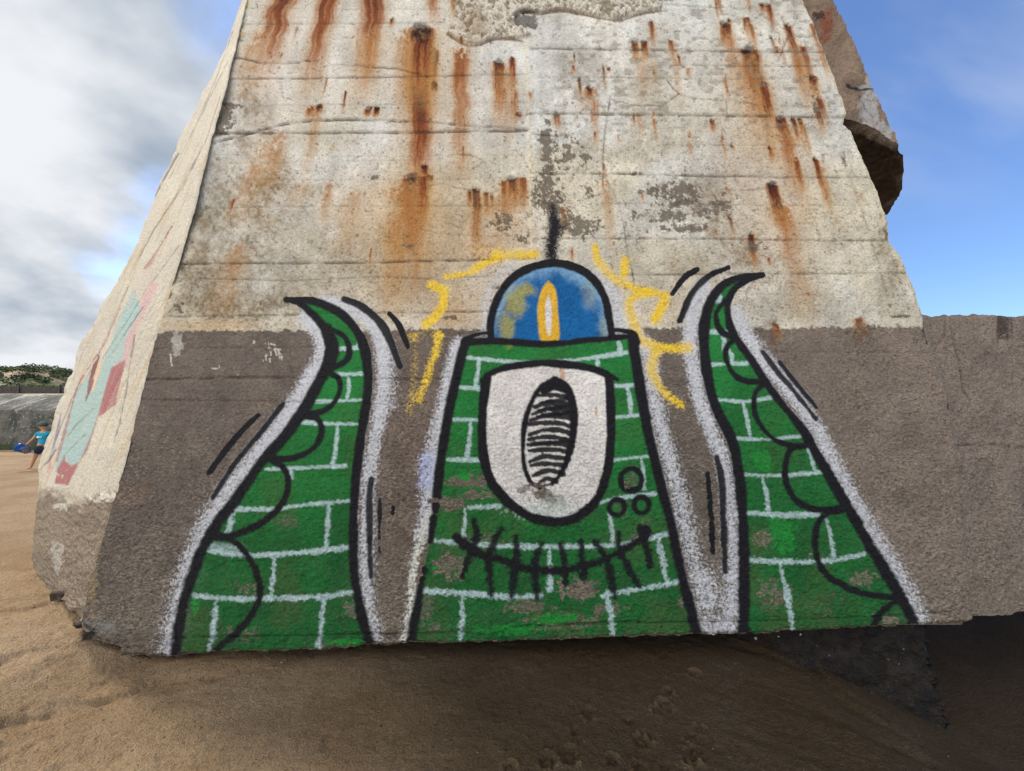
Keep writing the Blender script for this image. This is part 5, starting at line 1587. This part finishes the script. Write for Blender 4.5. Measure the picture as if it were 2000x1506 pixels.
# brim
n = 14
vs_t = []; vs_b = []
for i in range(n + 1):
    a = math.pi * .5 + math.pi * i / n
    r = .092
    vs_t.append(bm.verts.new((-.022 + r * math.cos(a), -.008 + r * math.sin(a), 1.076)))
for i in range(n + 1):
    a = math.pi * .5 + math.pi * i / n
    e = .085 * math.sin(math.pi * i / n) ** .7
    vs_b.append(bm.verts.new((-.022 + (.092 + e) * math.cos(a), -.008 + (.092 + e * .3) * math.sin(a), 1.066 - .012 * math.sin(math.pi * i / n))))
for i in range(n): bm.faces.new((vs_t[i], vs_t[i + 1], vs_b[i + 1], vs_b[i]))
me = bpy.data.meshes.new('cap'); bm.to_mesh(me); bm.free()
for p in me.polygons: p.use_smooth = True
me.materials.append(CAPM)
co = bpy.data.objects.new('cap', me); C.objects.link(co); co.parent = kid
md = co.modifiers.new('t', 'SOLIDIFY'); md.thickness = .005

shirt = skin_obj('t_shirt', [(0, 0, .575), (0, 0, .66), (0, 0, .76), (0, 0, .85), (0, 0, .90), (-.085, -.05, .872), (-.125, -.078, .80), (.09, .048, .872), (.125, .056, .80)],
                 [(0, 1), (1, 2), (2, 3), (3, 4), (3, 5), (5, 6), (3, 7), (7, 8)], [(.112, .09), (.108, .085), (.108, .084), (.095, .075), (.05, .045), .054, .050, .054, .050], SHIRT, kid, 2)
# pale lettering strip across the chest, too small to read
pv = []; pf = []
rs4 = random.Random(8)
for k in range(7):
    xk = -.075 + k * .02
    yk = -math.sqrt(max(0, .093 ** 2 - (xk * .8) ** 2)) - .008
    addbox(pv, pf, xk, yk, .79, .0065, .004, .018 + rs4.uniform(0, .006))
mesh_py('chest_print', pv, pf, WHITEM, kid)
shorts = skin_obj('shorts', [(0, 0, .60), (0, 0, .53), (-.06, -.032, .48), (-.105, -.038, .365), (.06, .03, .48), (.11, .03, .365)], [(0, 1), (1, 2), (2, 3), (1, 4), (4, 5)],
                  [(.105, .085), (.10, .082), .082, .080, .082, .080], SHORTS, kid, 2)
def band(c, dirv, r, h, mat, name):
    bm = bmesh.new()
    bmesh.ops.create_cone(bm, segments=24, radius1=r, radius2=r, depth=h, cap_ends=False)
    q = Vector((0, 0, 1)).rotation_difference(Vector(dirv).normalized()).to_matrix().to_4x4()
    for v in bm.verts: v.co = q @ v.co + Vector(c)
    me = bpy.data.meshes.new(name); bm.to_mesh(me); bm.free()
    me.materials.append(mat)
    o = bpy.data.objects.new(name, me); C.objects.link(o); o.parent = kid
    md = o.modifiers.new('t', 'SOLIDIFY'); md.thickness = .006
    return o
band((-.098, -.037, .385), (-.4, -.05, -1), .082, .016, flat_mat('pale_blue_trim', (.16, .22, .42), .8), 'shorts_trim')


def bucket(loc, rot, mat, label, sc=1.0):
    root = empty('toy_bucket', loc)
    root.rotation_euler = rot
    root.scale = (sc, sc, sc)
    tag(root, label, 'bucket')
    bm = bmesh.new()
    prof_ = [(0, 0), (.062, 0), (.088, .13), (.095, .13), (.095, .142), (.084, .142), (.058, .006), (0, .006)]
    n = 28; rings = []
    for r, z in prof_:
        rings.append([bm.verts.new((max(r, .0005) * math.cos(6.2832 * i / n), max(r, .0005) * math.sin(6.2832 * i / n), z)) for i in range(n)])
    for a, b_ in zip(rings, rings[1:]):
        for i in range(n): bm.faces.new((a[i], a[(i + 1) % n], b_[(i + 1) % n], b_[i]))
    me = bpy.data.meshes.new('pail'); bm.to_mesh(me); bm.free()
    for p in me.polygons: p.use_smooth = True
    me.materials.append(mat)
    o = bpy.data.objects.new('pail', me); C.objects.link(o); o.parent = root
    hp = [(.095 * math.cos(a), 0, .135 + .09 * math.sin(a)) for a in np.linspace(0, math.pi, 12)]
    skin_obj('handle', hp, [(i, i + 1) for i in range(11)], [.004] * 12, mat, root, 1)
    return root


bucket((KX - .24, KY - .16, .47), (math.radians(8), math.radians(-62), 0), BLUEP, 'blue toy bucket held low by the child, tipped with its rim to the left', 1.15)
bucket((KX - .17, KY - .17, .41), (math.radians(-8), math.radians(-20), .4), GREYP, 'grey violet toy bucket hanging beside the blue one at the child\'s knee', 1.0)
